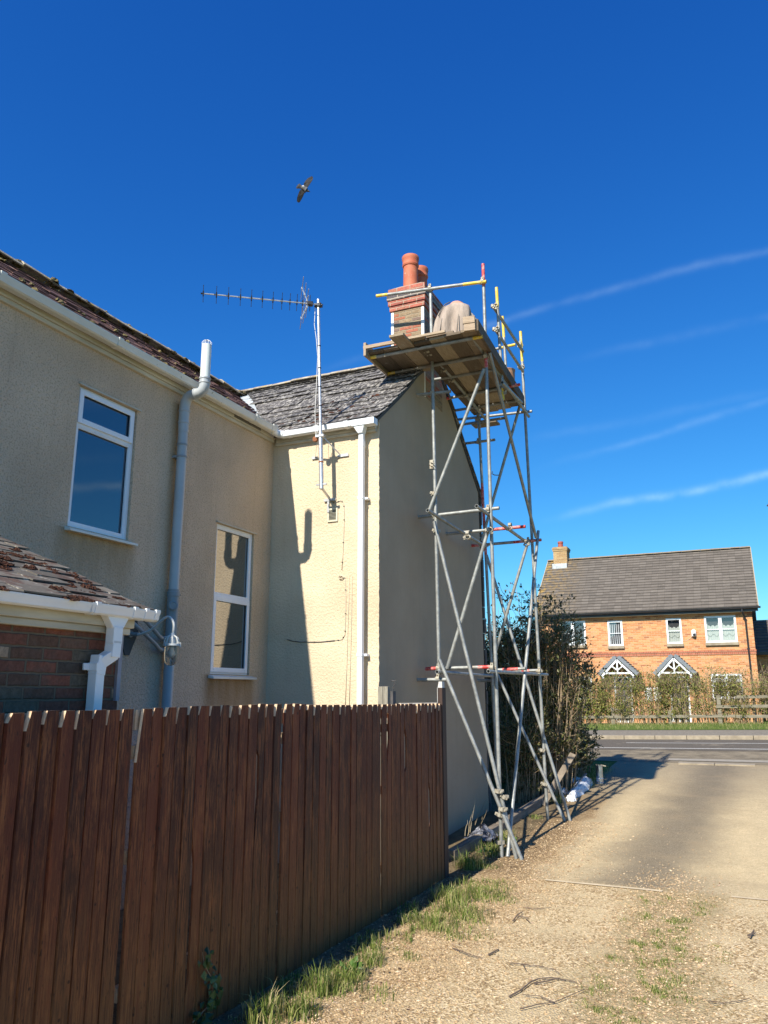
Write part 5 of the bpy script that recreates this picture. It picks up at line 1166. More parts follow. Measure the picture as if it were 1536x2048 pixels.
def far_window(kind, r, i):
    x0, x1, z0, z1 = r; b = MB(); f = .055; Yp = HY - .01
    def bar(a, c2, d0, d1, y=Yp, th=.06): b.box(a, y, d0, c2, y + th, d1)
    bar(x0, x0 + f, z0, z1); bar(x1 - f, x1, z0, z1); bar(x0 + f, x1 - f, z0, z0 + f); bar(x0 + f, x1 - f, z1 - f, z1)
    panes = [(x0 + f, x1 - f)]
    if kind == 'large':
        m = (x0 + x1) / 2; bar(m - .045, m + .045, z0 + f, z1 - f); panes = [(x0 + f, m - .045), (m + .045, x1 - f)]
    zm = (z0 + z1) / 2
    fo = b.build('window_frame', UPVC, fh)
    for a, c2 in panes:
        b = MB(); b.box(a, Yp + .012, zm - .012, c2, Yp + .03, zm + .012); 
        bb = .02
        b.box(a, Yp - .004, z0 + f, a + bb, Yp + .04, z1 - f); b.box(c2 - bb, Yp - .004, z0 + f, c2, Yp + .04, z1 - f); b.box(a + bb, Yp - .004, z0 + f, c2 - bb, Yp + .04, z0 + f + bb); b.box(a + bb, Yp - .004, z1 - f - bb, c2 - bb, Yp + .04, z1 - f)
        b.build('glazing_bar', UPVC, fo)
        b = MB(); b.add([(a, Yp + .033, z0 + f), (c2, Yp + .033, z0 + f), (c2, Yp + .033, z1 - f), (a, Yp + .033, z1 - f)], [(0, 1, 2, 3)]); b.build('pane', GLASSF, fo)
        if i in (2, 3):   # scalloped net curtains
            b = MB(); n = 40; vs = []; 
            for k in range(n + 1):
                u = k / n; x = a + (c2 - a) * u; arch = .5 + .5 * math.cos((u - .5) * 2 * math.pi); ztp = z0 + f + (z1 - z0 - 2 * f) * (.62 + .10 * abs(math.sin(u * 3 * math.pi)) * .6 + .10 * (u < .12 or u > .88))
                yy = Yp + .09 + .012 * math.sin(u * 40); vs += [(x, yy, z0 + f), (x, yy, ztp)]
            b.add(vs, [(2 * k, 2 * k + 2, 2 * k + 3, 2 * k + 1) for k in range(n)]); b.build('net_curtain', NET, fo)
            b = MB(); zz = lambda u: z0 + f + (z1 - z0 - 2 * f) * (.26 + .05 * math.cos(u * 4 * math.pi)); b.tube([(a + (c2 - a) * k / 24, Yp + .07, zz(k / 24)) for k in range(25)], .006, 4); b.build('curtain_trim', simple('curtain_trim', (.18, .20, .17), (.25, .27, .22), 9, .9), fo)
        if i == 1:
            b = MB(); n = 6
            for k in range(n): x = a + (c2 - a) * (k + .3) / n; b.box(x, Yp + .09, z0 + f, x + (c2 - a) / n * .42, Yp + .094, z1 - f)
            b.build('vertical_blind', BLIND, fo)
        if i in (4, 5):
            b = MB(); b.box(a, Yp + .09, z1 - f - .28, c2, Yp + .10, z1 - f - .12); b.build('blind', BLIND, fo)
    b = MB(); b.box(x0 - .1, Yp + .16, z0 - .1, x1 + .1, Yp + .165, z1 + .1); b.build('dark_interior', DARKIN, fo)
    b = MB(); b.box(x0 - .03, HY - .10, z0 - .125, x1 + .03, HY - .002, z0 - .003); b.build('sill', CONCRETE, fo, bevel=.01)
for i, (k, r) in enumerate(WL): far_window(k, r, i)
for i, (x0, x1, z0, z1) in enumerate(DL):
    b = MB(); b.box(x0, HY + .02, z0, x0 + .07, HY + .10, z1); b.box(x1 - .07, HY + .02, z0, x1, HY + .10, z1); b.box(x0 + .07, HY + .02, z1 - .07, x1 - .07, HY + .10, z1); b.box(x0 + .07, HY + .0, z0, x1 - .07, HY + .10, z0 + .08); dfm = b.build('door_frame', UPVC, fh)
    b = MB(); b.box(x0 + .07, HY + .05, z0 + .08, x1 - .07, HY + .095, z1 - .07)
    for zz0, zz1 in ((z0 + .25, z0 + .85), (z0 + 1.0, z0 + 1.75)): b.box(x0 + .17, HY + .04, zz0, x1 - .17, HY + .05, zz1)
    dd = b.build('door', DOORM, dfm, bevel=.01)
    b = MB(); b.box(x1 - .20, HY + .015, z0 + 1.02, x1 - .12, HY + .04, z0 + 1.08); b.box(x0 + .3, HY + .03, z0 + .92, x1 - .3, HY + .04, z0 + .96); b.build('letter_plate', ALU, dfm)
    # porch canopy with slated gable and white truss
    ax, az = fr(1238.5, 1317) if i == 0 else fr(1349.5, 1314); hw = .76; dep = .75; zl = fr(1238, 1352)[1]; rise = az - zl
    b = MB(); th = .13
    for sg in (-1, 1):
        e0, e1 = Vector((ax, HY - dep, az)), Vector((ax + sg * hw, HY - dep, zl)); nrm = Vector((sg * rise, 0, hw)).normalized() * th
        for k in range(8):
            p, q_ = e0.lerp(e1, k / 8), e0.lerp(e1, (k + 1) / 8); L_ = nrm * .35
            b.hexa([tuple(v) for v in (p, q_, q_ + Vector((0, dep, 0)), p + Vector((0, dep, 0)), p + nrm - L_ * .0, q_ + nrm + L_, q_ + nrm + L_ + Vector((0, dep, 0)), p + nrm + Vector((0, dep, 0)))])
    pr = b.build('porch_roof', simple('blue_grey_slate', (.13, .15, .17), (.20, .22, .24), 12, .6), fh)
    b = MB(); yF_ = HY - dep - .02; A_ = Vector((ax, yF_, az - .09)); hw -= .08; 
    def beam(p, q_, w): 
        p, q_ = Vector(p), Vector(q_); d_ = (q_ - p) / 2; n_ = Vector((-d_.z, 0, d_.x)).normalized() * w; b.obox((p + q_) / 2, d_, (0, .03, 0), n_)
    for sg in (-1, 1):
        beam(A_, (ax + sg * (hw - .02), yF_, zl - .02), .038); beam((ax, yF_ + .002, zl + rise * .30), (ax + sg * .27, yF_ + .002, zl + rise * .58), .025); b.box(ax + sg * .62 - .03, HY - dep, zl - .10, ax + sg * .62 + .03, HY, zl - .04)
        beam((ax + sg * .62, HY - dep + .1, zl - .08), (ax + sg * .62, HY - .05, zl - .45), .02)
    beam((ax - .60, yF_ + .004, zl + .10), (ax + .60, yF_ + .004, zl + .10), .035); beam((ax, yF_ + .006, zl + .1), (ax, yF_ + .006, az - .1), .03)
    b.build('porch_truss', UPVC, pr)
mb = rect(1289, 1375, 1325, 1402); b = MB(); xm = (mb[0] + mb[1]) / 2
b.box(mb[0], HY - .08, mb[2], xm - .05, HY, mb[3]); b.box(xm + .03, HY - .08, mb[2], mb[1], HY, mb[3]); b.box(mb[0] + .05, HY - .09, mb[2] + .05, xm - .1, HY - .08, mb[3] - .05); b.build('meter_box', UPVC, fh, bevel=.01)
ap = fr(1387.5, 1265); b = MB(); b.lathe((ap[0], HY - .06, ap[1] - .04), [(0, -.14), (.09, -.12), (.10, 0), (.10, .10), (.05, .16), (0, .17)], 14); b.build('alarm_box', UPVC, fh, smooth=True, auto=True)
b = MB(); b.lathe((ap[0] + .02, HY - .14, ap[1] - .10), [(0, -.06), (.05, -.05), (.055, .04), (0, .06)], 12); b.build('sensor', DARKPL, fh)
pts_ = [(1366, 1281), (1372, 1282), (1380, 1277), (1386, 1269)]; b = MB(); b.tube([PY(x, y, HY - .01) for x, y in pts_], .008, 5); b.build('wall_cable', CAB, fh, smooth=True)

nh = thing('neighbour_house', 'second orange brick house with grey roof partly cut off at the right edge', 'house', (3, 41, .7))
nx, ny = .45, 40.2
nz = PY(1520, 1305, ny).z; nr = PY(1525, 1240, ny + 2.6).z
b = MB(); b.box(nx, ny, .4, nx + 9, ny + 5.2, nz); b.build('wall', BUFFBRICK, nh)
b = MB(); n = 11
for i in range(n):
    y0, z0, y1, z1 = ny - .25 + 2.85 * i / n, nz - .03 + (nr - nz) * i / n, ny - .25 + 2.85 * (i + 1) / n, nz - .03 + (nr - nz) * (i + 1) / n
    b.hexa([(nx - .05, y0, z0 - .02), (nx + 9, y0, z0 - .02), (nx + 9, y1, z1 - .02), (nx - .05, y1, z1 - .02), (nx - .05, y0 - .012, z0 + .05), (nx + 9, y0 - .012, z0 + .05), (nx + 9, y1, z1 + .012), (nx - .05, y1, z1 + .012)])
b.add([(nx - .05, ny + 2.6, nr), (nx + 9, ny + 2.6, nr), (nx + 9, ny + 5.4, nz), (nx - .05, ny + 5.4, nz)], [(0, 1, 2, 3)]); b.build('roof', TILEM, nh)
b = MB(); b.box(nx, ny - .29, nz - .12, nx + 9, ny - .2, nz + .0); b.build('gutter', BLACKPL, nh)
b = MB(); b.box(nx + .55, ny - .01, 1.0, nx + 1.5, ny + .02, 2.9); b.build('door', DOORM, nh)

# ------------------------------------------------------------------ foliage
def leafmat(name, stops, rough=.45, trans=.25):
    t = NT(name); c = t.ramp(t.isl, stops)
    t.done(c, rough, spec=.35)
    ms = t.n.new('ShaderNodeMixShader'); ms.inputs[0].default_value = trans; tr_ = t.n.new('ShaderNodeBsdfTranslucent'); t.l.new(c, tr_.inputs[0]); t.l.new(t.b.outputs[0], ms.inputs[1]); t.l.new(tr_.outputs[0], ms.inputs[2]); t.l.new(ms.outputs[0], t.out.inputs[0]); return t.m
LEAFD = leafmat('dark_evergreen_leaf', [(0, (.045, .055, .02)), (.4, (.09, .105, .035)), (.75, (.16, .155, .055)), (1, (.22, .16, .07))])
LEAFH = leafmat('hedge_leaf', [(0, (.10, .13, .025)), (.5, (.22, .25, .05)), (.85, (.34, .34, .09)), (1, (.36, .25, .10))])
STEM = simple('brown_stem', (.20, .14, .085), (.38, .29, .19), 12, .85, stretch=(1, 1, .2))
STEMH = simple('hedge_twig', (.24, .17, .10), (.40, .30, .18), 12, .9)
DRY = leafmat('dry_stalk', [(0, (.30, .22, .12)), (.5, (.45, .36, .22)), (1, (.55, .46, .32))], .8)
GRASSM = leafmat('grass_blade', [(0, (.07, .11, .02)), (.35, (.14, .20, .035)), (.62, (.24, .29, .07)), (.8, (.38, .36, .14)), (1, (.55, .46, .25))], .6, .35)
def leaf(vs, fs, p, d, n, L, w):
    s_ = d.cross(n); s_ = s_.normalized() if s_.length > 1e-6 else Vector((1, 0, 0)); n2 = s_.cross(d)
    k = len(vs); vs += [p, p + d * L * .45 + s_ * w - n2 * w * .3, p + d * L, p + d * L * .45 - s_ * w - n2 * w * .3, p + d * L * .5]
    fs += [(k, k + 1, k + 4), (k + 1, k + 2, k + 4), (k + 2, k + 3, k + 4), (k + 3, k, k + 4)]
def rv(): 
    while True:
        v = Vector((random.uniform(-1, 1), random.uniform(-1, 1), random.uniform(-1, 1)))
        if .05 < v.length < 1: return v.normalized()
def bush(name, label, cat, c, rx, ry, h, nst, nleaf, leafm, stemm, lsize, dens=lambda p: 1, spread=.5, group=None, lean=0, stem_r=.012):
    t_ = thing(name, label, cat, (c[0], c[1], g(c[0], c[1])), group); b = MB(); vs = []; fs = []
    tips = []
    for i in range(nst):
        a = random.uniform(0, 2 * math.pi); q0 = math.sqrt(random.random()); bx, by = c[0] + rx * .55 * q0 * math.cos(a), c[1] + ry * .55 * q0 * math.sin(a); z0 = g(bx, by)
        ht = h * random.uniform(.72, 1.0) * (1 - .25 * q0 * q0); tx, ty = c[0] + rx * q0 * math.cos(a) * random.uniform(.7, 1.05) + lean, c[1] + ry * q0 * math.sin(a) * random.uniform(.7, 1.05)
        P = []
        for k in range(7):
            f = k / 6; P.append(Vector((bx + (tx - bx) * f ** 1.3 + random.uniform(-.04, .04) * spread, by + (ty - by) * f ** 1.3 + random.uniform(-.04, .04) * spread, z0 - .02 + ht * f)))
        b.tube(P, [stem_r * (1.15 - f / 6.6) for f in range(7)], 5, cap=False)
        for k in range(2, 7): tips.append((P[k], (P[k] - P[k - 1]).normalized()))
        for _ in range(7):       # side shoots
            k = random.choice((1, 2, 3, 4, 4, 5, 5)); p = P[k].lerp(P[k + 1], random.random()); d = (rv() + Vector((0, 0, .9)) + Vector((math.cos(a), math.sin(a), 0)) * .5).normalized(); L = random.uniform(.18, .5) * min(1, h / 2.4)
            p2 = p + d * L * .55 + rv() * .03; p3 = p2 + (d + Vector((0, 0, .4))).normalized() * L * .5; b.tube([p, p2, p3], [stem_r * .5, stem_r * .35, stem_r * .2], 4, cap=False); tips += [(p.lerp(p2, .6), d), (p2, d), (p3, d)]
    b.build('stems', stemm, t_)
    n = 0; tries = 0
    while n < nleaf and tries < nleaf * 6:
        tries += 1; p, d = random.choice(tips); p = p + rv() * random.uniform(0, .07)
        if random.random() > dens(p): continue
        leaf(vs, fs, p, (d * .8 + rv()).normalized(), (Vector((0, 0, 1)) + rv() * .8).normalized(), lsize * random.uniform(.7, 1.25), lsize * random.uniform(.22, .32)); n += 1
    m_ = MB(); m_.v = [tuple(v) for v in vs]; m_.f = fs; m_.m = [0] * len(fs); m_.build('foliage', leafm, t_)
    return t_
random.seed(101)
dn = lambda p: .28 + .72 * min(1, max(0, noise.noise(p * 1.6) * 1.6 + .55)) * (1 if p.z < 3.9 else .8)
bush('evergreen_shrub', 'big dark leggy evergreen shrub with bare brown stems behind the scaffold tower', 'shrub', (-3.72, 15.3, 0), 1.15, 1.35, 3.85, 200, 17500, LEAFD, STEM, .07, dn)
bush('evergreen_shrub', 'taller sparse shrub of dry brown stems rising between the gable end and the tower legs', 'shrub', (-4.75, 16.6, 0), 1.1, 1.3, 3.45, 170, 5500, LEAFD, STEM, .07, lambda p: .25 + .75 * max(0, noise.noise(p * 2)), group=None)
bush('low_shrub', 'low dense dark shrub trailing at the foot of the big shrub beside the lane', 'shrub', (-3.35, 16.9, 0), .55, .9, 1.15, 40, 5200, LEAFD, STEM, .06)
bush('low_shrub', 'small leafy shrub in the shade directly behind the rear tower legs', 'shrub', (-3.75, 14.2, 0), .55, .7, 1.7, 40, 5200, LEAFD, STEM, .06)
# trailing twig at the edge of the shrub
random.seed(55)
hd = lambda p: min(1, .18 + max(0, (2.35 - (p.z - .7)) / 2.2) ** 1.2) * (.45 + .55 * max(0, min(1, noise.noise(p * 1.1) + .6)))
HYY = 30.9
HB = [(-9.6, 'dense green hedge bush at the far left of the row behind the big shrub'), (-8.1, 'green hedge bush beyond the big shrub'), (-6.7, 'full yellow green hedge bush between the shrub and the first porch'), (-5.5, 'leafy hedge bush before the wall left of the first dark door'),
      (-4.4, 'leafy hedge bush in front of the first dark front door'), (-3.3, 'twiggy hedge bush between the two front doors before the white meter boxes'), (-2.25, 'leafy hedge bush in front of the second dark front door'), (-1.2, 'hedge bush just right of the second porch'),
      (-.1, 'sparse twiggy hedge bush in front of the right downstairs window'), (1.0, 'sparse hedge bush by the black downpipe'), (2.2, 'sparse hedge bush at the right edge of the picture')]
for i, (x, lab) in enumerate(HB):
    bush('hedge_bush', lab, 'hedge bush', (x, HYY + random.uniform(-.1, .1), 0), .95, .33, random.uniform(2.15, 2.45), 70, int((5200, 5200, 6500, 5000, 3400, 2700, 3200, 2700, 1900, 1700, 1900)[i]), LEAFH, STEMH, .075, hd if i > 2 else (lambda p: .9), group='hedge bushes along the rail fence', stem_r=.010)
# post and rail fence
rfc = thing('rail_fence', 'weathered grey post and rail fence along the far verge in front of the hedge', 'fence', (-3, 30.3, .72))
RW = simple('weathered_rail', (.15, .13, .09), (.27, .24, .18), 8, .9, stretch=(.3, 3, 3))
YP = 30.72
for i, x in enumerate([-12.4, -10.0, -7.2, -4.66, PY(1341, 1440, YP).x, PY(1441, 1440, YP).x, 2.2, 4.6]):
    z = g(x, YP) + .1; h = 1.0 if i in (5, 6, 7) else .62 if i % 2 else .5; b = MB(); b.box(x - .065, YP - .05, z - .1, x + .065, YP + .05, z + h); b.build('post', RW, rfc, bevel=.01)
for (x0, x1, hh) in ((-12.4, -4.6, .34), (-4.64, -.5, .34), (-.48, 4.6, .32), (-1.1, 4.6, .66), (-.4, 4.6, .98)):
    b = MB(); za, zc = g(x0, YP) + hh, g(x1, YP) + hh; b.hexa([(x0, YP - .09, za), (x1, YP - .09, zc), (x1, YP - .051, zc), (x0, YP - .051, za), (x0, YP - .09, za + .10), (x1, YP - .09, zc + .10), (x1, YP - .051, zc + .10), (x0, YP - .051, za + .10)]); b.build('rail', RW, rfc, bevel=.006)
# street lantern just entering the frame at the right edge
tp = PY(1537, 998, 24.0); sl = thing('street_lantern', 'dark old style lantern head on a post at the right edge against the sky', 'street lamp', (tp.x + .12, 24.0, g(tp.x, 24)))
lx, lz = tp.x + .16, tp.z
b = MB(); b.tube([(lx, 24, g(lx, 24)), (lx, 24, lz - .62)], [.07, .035], 12); b.lathe((lx, 24, g(lx, 24)), [(.11, 0), (.11, .8), (.07, .9)], 12); b.build('post', BLACKPL, sl, smooth=True, auto=True)
b = MB(); b.lathe((lx, 24, lz - .62), [(.04, 0), (.09, .10), (.19, .42), (.24, .43), (.22, .46), (.10, .60), (.04, .66), (0, .70)], 6); b.build('lantern_head', simple('lantern_metal', (.05, .055, .05), (.12, .12, .10), 9, .5), sl)

# grass, weeds, gravel, litter
def blades(name, spots, mat, kind='stuff', label=None):
    vs = []; fs = []
    for (x, y, n, rad, h) in spots:
        for _ in range(n):
            a = random.uniform(0, 6.28); q0 = rad * random.random() ** .7; bx, by = x + q0 * math.cos(a), y + q0 * math.sin(a); z = g(bx, by) - .012
            L = h * random.uniform(.45, 1.1); d = Vector((random.uniform(-1, 1), random.uniform(-1, 1), 0)) * random.uniform(.15, .75); w = random.uniform(.0016, .0032) * (1 + h * 2); s_ = Vector((math.cos(a + 1.3), math.sin(a + 1.3), 0)) * w
            p = Vector((bx, by, z)); m_ = p + Vector((d.x * L * .35, d.y * L * .35, L * .62)); e_ = p + Vector((d.x * L, d.y * L, L * random.uniform(.7, .98)))
            k = len(vs); vs += [p - s_, p + s_, m_ + s_ * .8, m_ - s_ * .8, e_]; fs += [(k, k + 1, k + 2, k + 3), (k + 3, k + 2, k + 4)]
    m_ = MB(); m_.v = [tuple(v) for v in vs]; m_.f = fs; m_.m = [0] * len(fs); o = m_.build(name, mat); tag(o, label=label, kind=kind); return o
random.seed(900); sp = []
for y in frange(3.0, 8.7, .03):
    x = -3.02 + random.uniform(-.14, .28); n_ = noise.noise(Vector((x * 2, y * 1.3, 0)))
    if n_ > -.15: sp.append((x, y, int(18 + 42 * max(0, n_ + .2)), random.uniform(.05, .12), random.choice((.03, .05, .07, .12))))
for (px_, py_, n, r_, h) in ((960, 1790, 420, .30, .11), (930, 1830, 420, .28, .12), (905, 1800, 340, .25, .17), (990, 1770, 240, .24, .07), (870, 1850, 300, .22, .12), (1000, 1790, 160, .25, .06), (940, 1860, 200, .3, .06), (900, 1870, 160, .2, .08), (1000, 1800, 120, .2, .06), (700, 1950, 260, .16, .14), (740, 1925, 200, .14, .12), (690, 1975, 160, .15, .12), (640, 1985, 160, .12, .2), (760, 1990, 90, .16, .08),
                             (820, 1915, 90, .10, .06), (925, 1700, 300, .25, .15), (900, 1730, 300, .2, .2), (948, 1675, 160, .16, .18), (965, 1730, 200, .25, .07), (985, 1700, 120, .15, .08), (1072, 1635, 110, .12, .08), (1020, 1690, 40, .1, .15), (1045, 1600, 80, .15, .2), (600, 2030, 200, .15, .16), (530, 2040, 150, .15, .2)):
    p = G(px_, py_)
    if p.x < FXX + .05: p.x = FXX + .08
    sp += [(p.x, p.y, n, r_, h)]
for _ in range(380):
    x, y = random.gauss(-.82, .20), random.uniform(4.2, 8.9); 
    if noise.noise(Vector((x * 3, y * 2, 7))) > -.1: sp.append((x, y, random.randint(14, 60), random.uniform(.03, .10), random.uniform(.015, .045)))
blades('grass', sp, GRASSM, label='tufts of bright green grass and weeds along the fence foot and the lane centre')
random.seed(901); sp = []
for _ in range(2600): sp.append((random.uniform(-9, 6), random.uniform(28.0, 30.9), 5, .12, .13))
vb = blades('verge_grass', sp, GRASSM, label='rough grass on the far verge'); 
for v in vb.data.vertices: v.co.z += .12
random.seed(902); sp = [(random.uniform(-4.1, -2.9), random.uniform(15.2, 18.6), 9, .12, .16) for _ in range(420)]
blades('bank_grass', sp, GRASSM, label='shaded grass below the big shrub')
# dead leaves and thatch caught along the fence foot
random.seed(910); vs = []; fs = []
for _ in range(2600):
    y = random.uniform(3.0, 12.5); x = (FXX + .03 + abs(random.gauss(0, .30))) if y < 8.8 else random.uniform(-3.5, -2.6); z = g(x, y) + random.uniform(-.002, .012); L = random.uniform(.012, .035)
    leaf(vs, fs, Vector((x, y, z)), Vector((random.uniform(-1, 1), random.uniform(-1, 1), random.uniform(-.1, .25))).normalized(), (Vector((0, 0, 1)) + rv() * .5).normalized(), L, L * random.uniform(.12, .4))
m_ = MB(); m_.v = [tuple(v) for v in vs]; m_.f = fs; m_.m = [0] * len(fs); tag(m_.build('leaf_litter', leafmat('dead_leaf', [(0, (.06, .035, .02)), (.4, (.16, .10, .05)), (.8, (.34, .24, .13)), (1, (.48, .38, .24))], .9, .1)), label='dead leaves and dry thatch caught along the fence foot', kind='stuff')
# broad-leaf weeds and ivy
def weed(px_, py_, n, L, hgt, lab, name='leafy_weed', cat='weed', X_pl=None, climb=0):
    p = G(px_, py_) if X_pl is None else PX(px_, py_, X_pl)
    if X_pl is None and p.x < FXX + .06: p.x = FXX + .08
    z = g(p.x, p.y); t_ = thing(name, lab, cat, (p.x, p.y, z)); vs = []; fs = []; b = MB()
    for i in range(n):
        d = Vector((random.uniform(-.7, 1), random.uniform(-1, 1), random.uniform(.3, 1))).normalized(); q0 = Vector((p.x, p.y, z)) + Vector((random.uniform(-.03, .03), random.uniform(-.05, .05), random.uniform(0, hgt)))
        e_ = q0 + d * L * .7; b.tube([q0, e_], .0018, 4, cap=False); leaf(vs, fs, e_, (d + Vector((0, 0, -.3))).normalized(), (Vector((.3, -.4, 1)) + rv() * .5).normalized(), L, L * .38)
    b.tube([(p.x, p.y, z), (p.x, p.y, z + hgt * 1.02)], .004, 5); b.build('stalk', STEM, t_); m_ = MB(); m_.v = [tuple(v) for v in vs]; m_.f = fs; m_.m = [0] * len(fs); m_.build('leaves', LEAFW, t_); return t_
LEAFW = leafmat('fresh_weed_leaf', [(0, (.05, .11, .02)), (.6, (.09, .17, .035)), (1, (.15, .23, .06))], .4, .3)
LEAFI = leafmat('dark_ivy_leaf', [(0, (.02, .045, .012)), (.6, (.04, .08, .02)), (1, (.10, .15, .04))], .35, .2)
random.seed(33)
weed(705, 1952, 26, .055, .05, 'glossy dock weed by the fence foot among grass')
weed(1021, 1693, 20, .05, .10, 'small bright leafy weed between the front tower feet')
weed(935, 1712, 16, .05, .12, 'green weed in the shade beside the silver litter')
iv = thing('ivy', 'dark climbing ivy growing up the fence boards near the bottom of the picture', 'ivy', (FXX + .04, 3.6, 0)); vs = []; fs = []; b = MB()
path = [(405, 1905), (408, 1925), (417, 1945), (430, 1965), (425, 1990), (418, 2010), (400, 2030), (385, 2045)]
pp = [PX(x, y, FXX + .03) for x, y in path]; b.tube(pp, .003, 5); b.build('stem', STEM, iv)
for i in range(64):
    k = random.randint(0, len(pp) - 2); p = pp[k].lerp(pp[k + 1], random.random()) + Vector((random.uniform(.0, .03), random.uniform(-.06, .06), random.uniform(-.05, .04))); d = rv(); d.x = abs(d.x) * .4; L = random.uniform(.03, .065) * (1.3 if k > 4 else 1)
    leaf(vs, fs, p, d.normalized(), Vector((1, -.2, .4)).normalized(), L, L * .42)
m_ = MB(); m_.v = [tuple(v) for v in vs]; m_.f = fs; m_.m = [0] * len(fs); m_.build('leaves', LEAFI, iv)
# dried stalks by the gable
def stalks(lab, pxs, Xp, n=1):
    t_ = thing('dry_stalks', lab, 'weed', tuple(PX(pxs[0][0], pxs[0][1], Xp)))
    b = MB()
    for (x0, y0, x1, y1, cv) in pxs:
        p, q_ = PX(x0, y0, Xp + random.uniform(-.1, .1)), PX(x1, y1, Xp + random.uniform(-.15, .1)); m2 = (p + q_) / 2 + Vector((cv, cv, .02)); b.tube([p, p.lerp(m2, .5) + rv() * .01, m2, m2.lerp(q_, .5) + rv() * .01, q_], [.004, .0035, .003, .0025, .0015], 4, cap=False)
    split_build(b, 'stalk', DRY, t_); return t_
random.seed(44)
stalks('pale dried weed stalks standing against the foot of the gable wall', [(932, 1685, 942, 1618, .02), (934, 1680, 946, 1622, -.01), (940, 1665, 950, 1590, .01), (930, 1672, 935, 1640, .0), (950, 1645, 972, 1598, .02), (962, 1648, 976, 1600, .03), (964, 1640, 978, 1605, -.02), (950, 1650, 962, 1610, 0), (1010, 1640, 1032, 1618, .02), (1030, 1650, 1036, 1622, .0)], -3.75)
def twigs(lab, lines, r=.004, mat=None):
    t_ = thing('fallen_twig', lab, 'twig', tuple(G(lines[0][0][0], lines[0][0][1])), 'twigs scattered on the gravel lane')
    b = MB()
    for ln in lines:
        P = [G(x, y) + Vector((0, 0, .008 + random.uniform(0, .012))) for x, y in ln]; b.tube(P, [r * (1 - .6 * k / len(P)) for k in range(len(P))], 5)
    b.build('twig', mat or simple('grey_twig', (.10, .075, .055), (.18, .14, .11), 20, .9), t_)
TW = simple('brown_twig', (.085, .06, .045), (.16, .12, .09), 20, .9)
twigs('long forked twig curving across the lower gravel', [[(1018, 1996), (1040, 1985), (1062, 1968), (1080, 1960), (1105, 1958), (1140, 1964), (1152, 1967)], [(1068, 1970), (1095, 1966), (1120, 1960)]], .006, TW)
twigs('thin straight twig with a raised fork above the long forked one', [[(1016, 1930), (1050, 1932), (1085, 1936), (1108, 1944), (1120, 1952)], [(1045, 1932), (1051, 1944)]], .004, TW)
twigs('branching twig nearest the bottom edge', [[(1040, 2022), (1075, 2014), (1110, 2008), (1140, 1996), (1170, 1984)], [(1110, 2008), (1080, 1998), (1045, 1992)]], .004, TW)
twigs('short thick twig at the left of the gravel', [[(977, 1912), (997, 1901)]], .007, TW)
twigs('crooked twig beside the short thick one', [[(905, 1900), (925, 1908), (945, 1916), (965, 1919)]], .005, TW)
twigs('small dark knot of twigs beside the grass', [[(1026, 1845), (1035, 1834), (1045, 1828)], [(1033, 1836), (1058, 1838)], [(1052, 1840), (1060, 1847)]], .006, TW)
twigs('fine pale twig below the tower feet', [[(1050, 1818), (1080, 1820), (1103, 1819)]], .004, TW)
twigs('thin reddish twig at the right of the lane', [[(1416, 2007), (1450, 2009), (1485, 2004), (1500, 2001)]], .0035, TW)
twigs('crumpled leaf and twig scrap at the far right', [[(1496, 1876), (1505, 1872), (1512, 1870)], [(1500, 1878), (1508, 1866)]], .009, TW)
# timber edging beside the lane
ed = thing('timber_edging', 'grey weathered timber sleeper edging running behind the tower feet', 'edging', (-3.4, 11.5, .05))
for (a, c2) in (((-3.52, 9.7), (-3.45, 11.5)), ((-3.44, 11.55), (-3.38, 14.4))):
    b = MB(); p = Vector((a[0], a[1], g(*a) + .02)); q_ = Vector((c2[0], c2[1], g(*c2) + .02)); d = (q_ - p) / 2; s_ = Vector((-d.y, d.x, 0)).normalized() * .055; b.obox((p + q_) / 2, d, s_, (0, 0, .085)); b.build('sleeper', simple('damp_sleeper', (.12, .095, .07), (.26, .21, .16), 7, .9, stretch=(3, .3, 3)), ed, bevel=.008)
# builder's bits
FOIL = simple('crumpled_silver_plastic', (.015, .015, .02), (.22, .23, .27), 9, .35, metal=.4, bs=14, bst=1, bd=.05, lo=.42, hi=.58)
p = G(972, 1690); ft = thing('silver_litter', 'crumpled black and silver plastic sheet in the weeds at the wall foot', 'litter', tuple(p)); b = MB(); random.seed(6)
n = 12; vs = []
for i in range(n):
    for j in range(n):
        u, v = i / (n - 1) - .5, j / (n - 1) - .5; vs.append((p.x - .12 + u * .38, p.y + .25 + v * .5, g(p.x, p.y) + .04 + .16 * math.exp(-(u * u + v * v) * 7) + random.uniform(-.025, .03)))
b.add(vs, [(i * n + j, (i + 1) * n + j, (i + 1) * n + j + 1, i * n + j + 1) for i in range(n - 1) for j in range(n - 1)]); b.build('sheet', FOIL, ft)
pl = thing('leaning_plank', 'pale timber plank leaning in the shade of the shrub behind the rear legs', 'plank', (-3.7, 13.4, .14)); b = MB(); p, q_ = PY(1084, 1592, 13.7), PY(1146, 1508, 14.6); p.z = g(p.x, p.y) + .0; d = (q_ - p) / 2; s_ = d.cross(Vector((0, -1, .2))).normalized(); b.obox((p + q_) / 2, d, s_ * .055, d.cross(s_).normalized() * .014); b.build('board', simple('dull_plank', (.16, .125, .09), (.26, .21, .155), 9, .85, stretch=(1, 1, .3)), pl, bevel=.003)
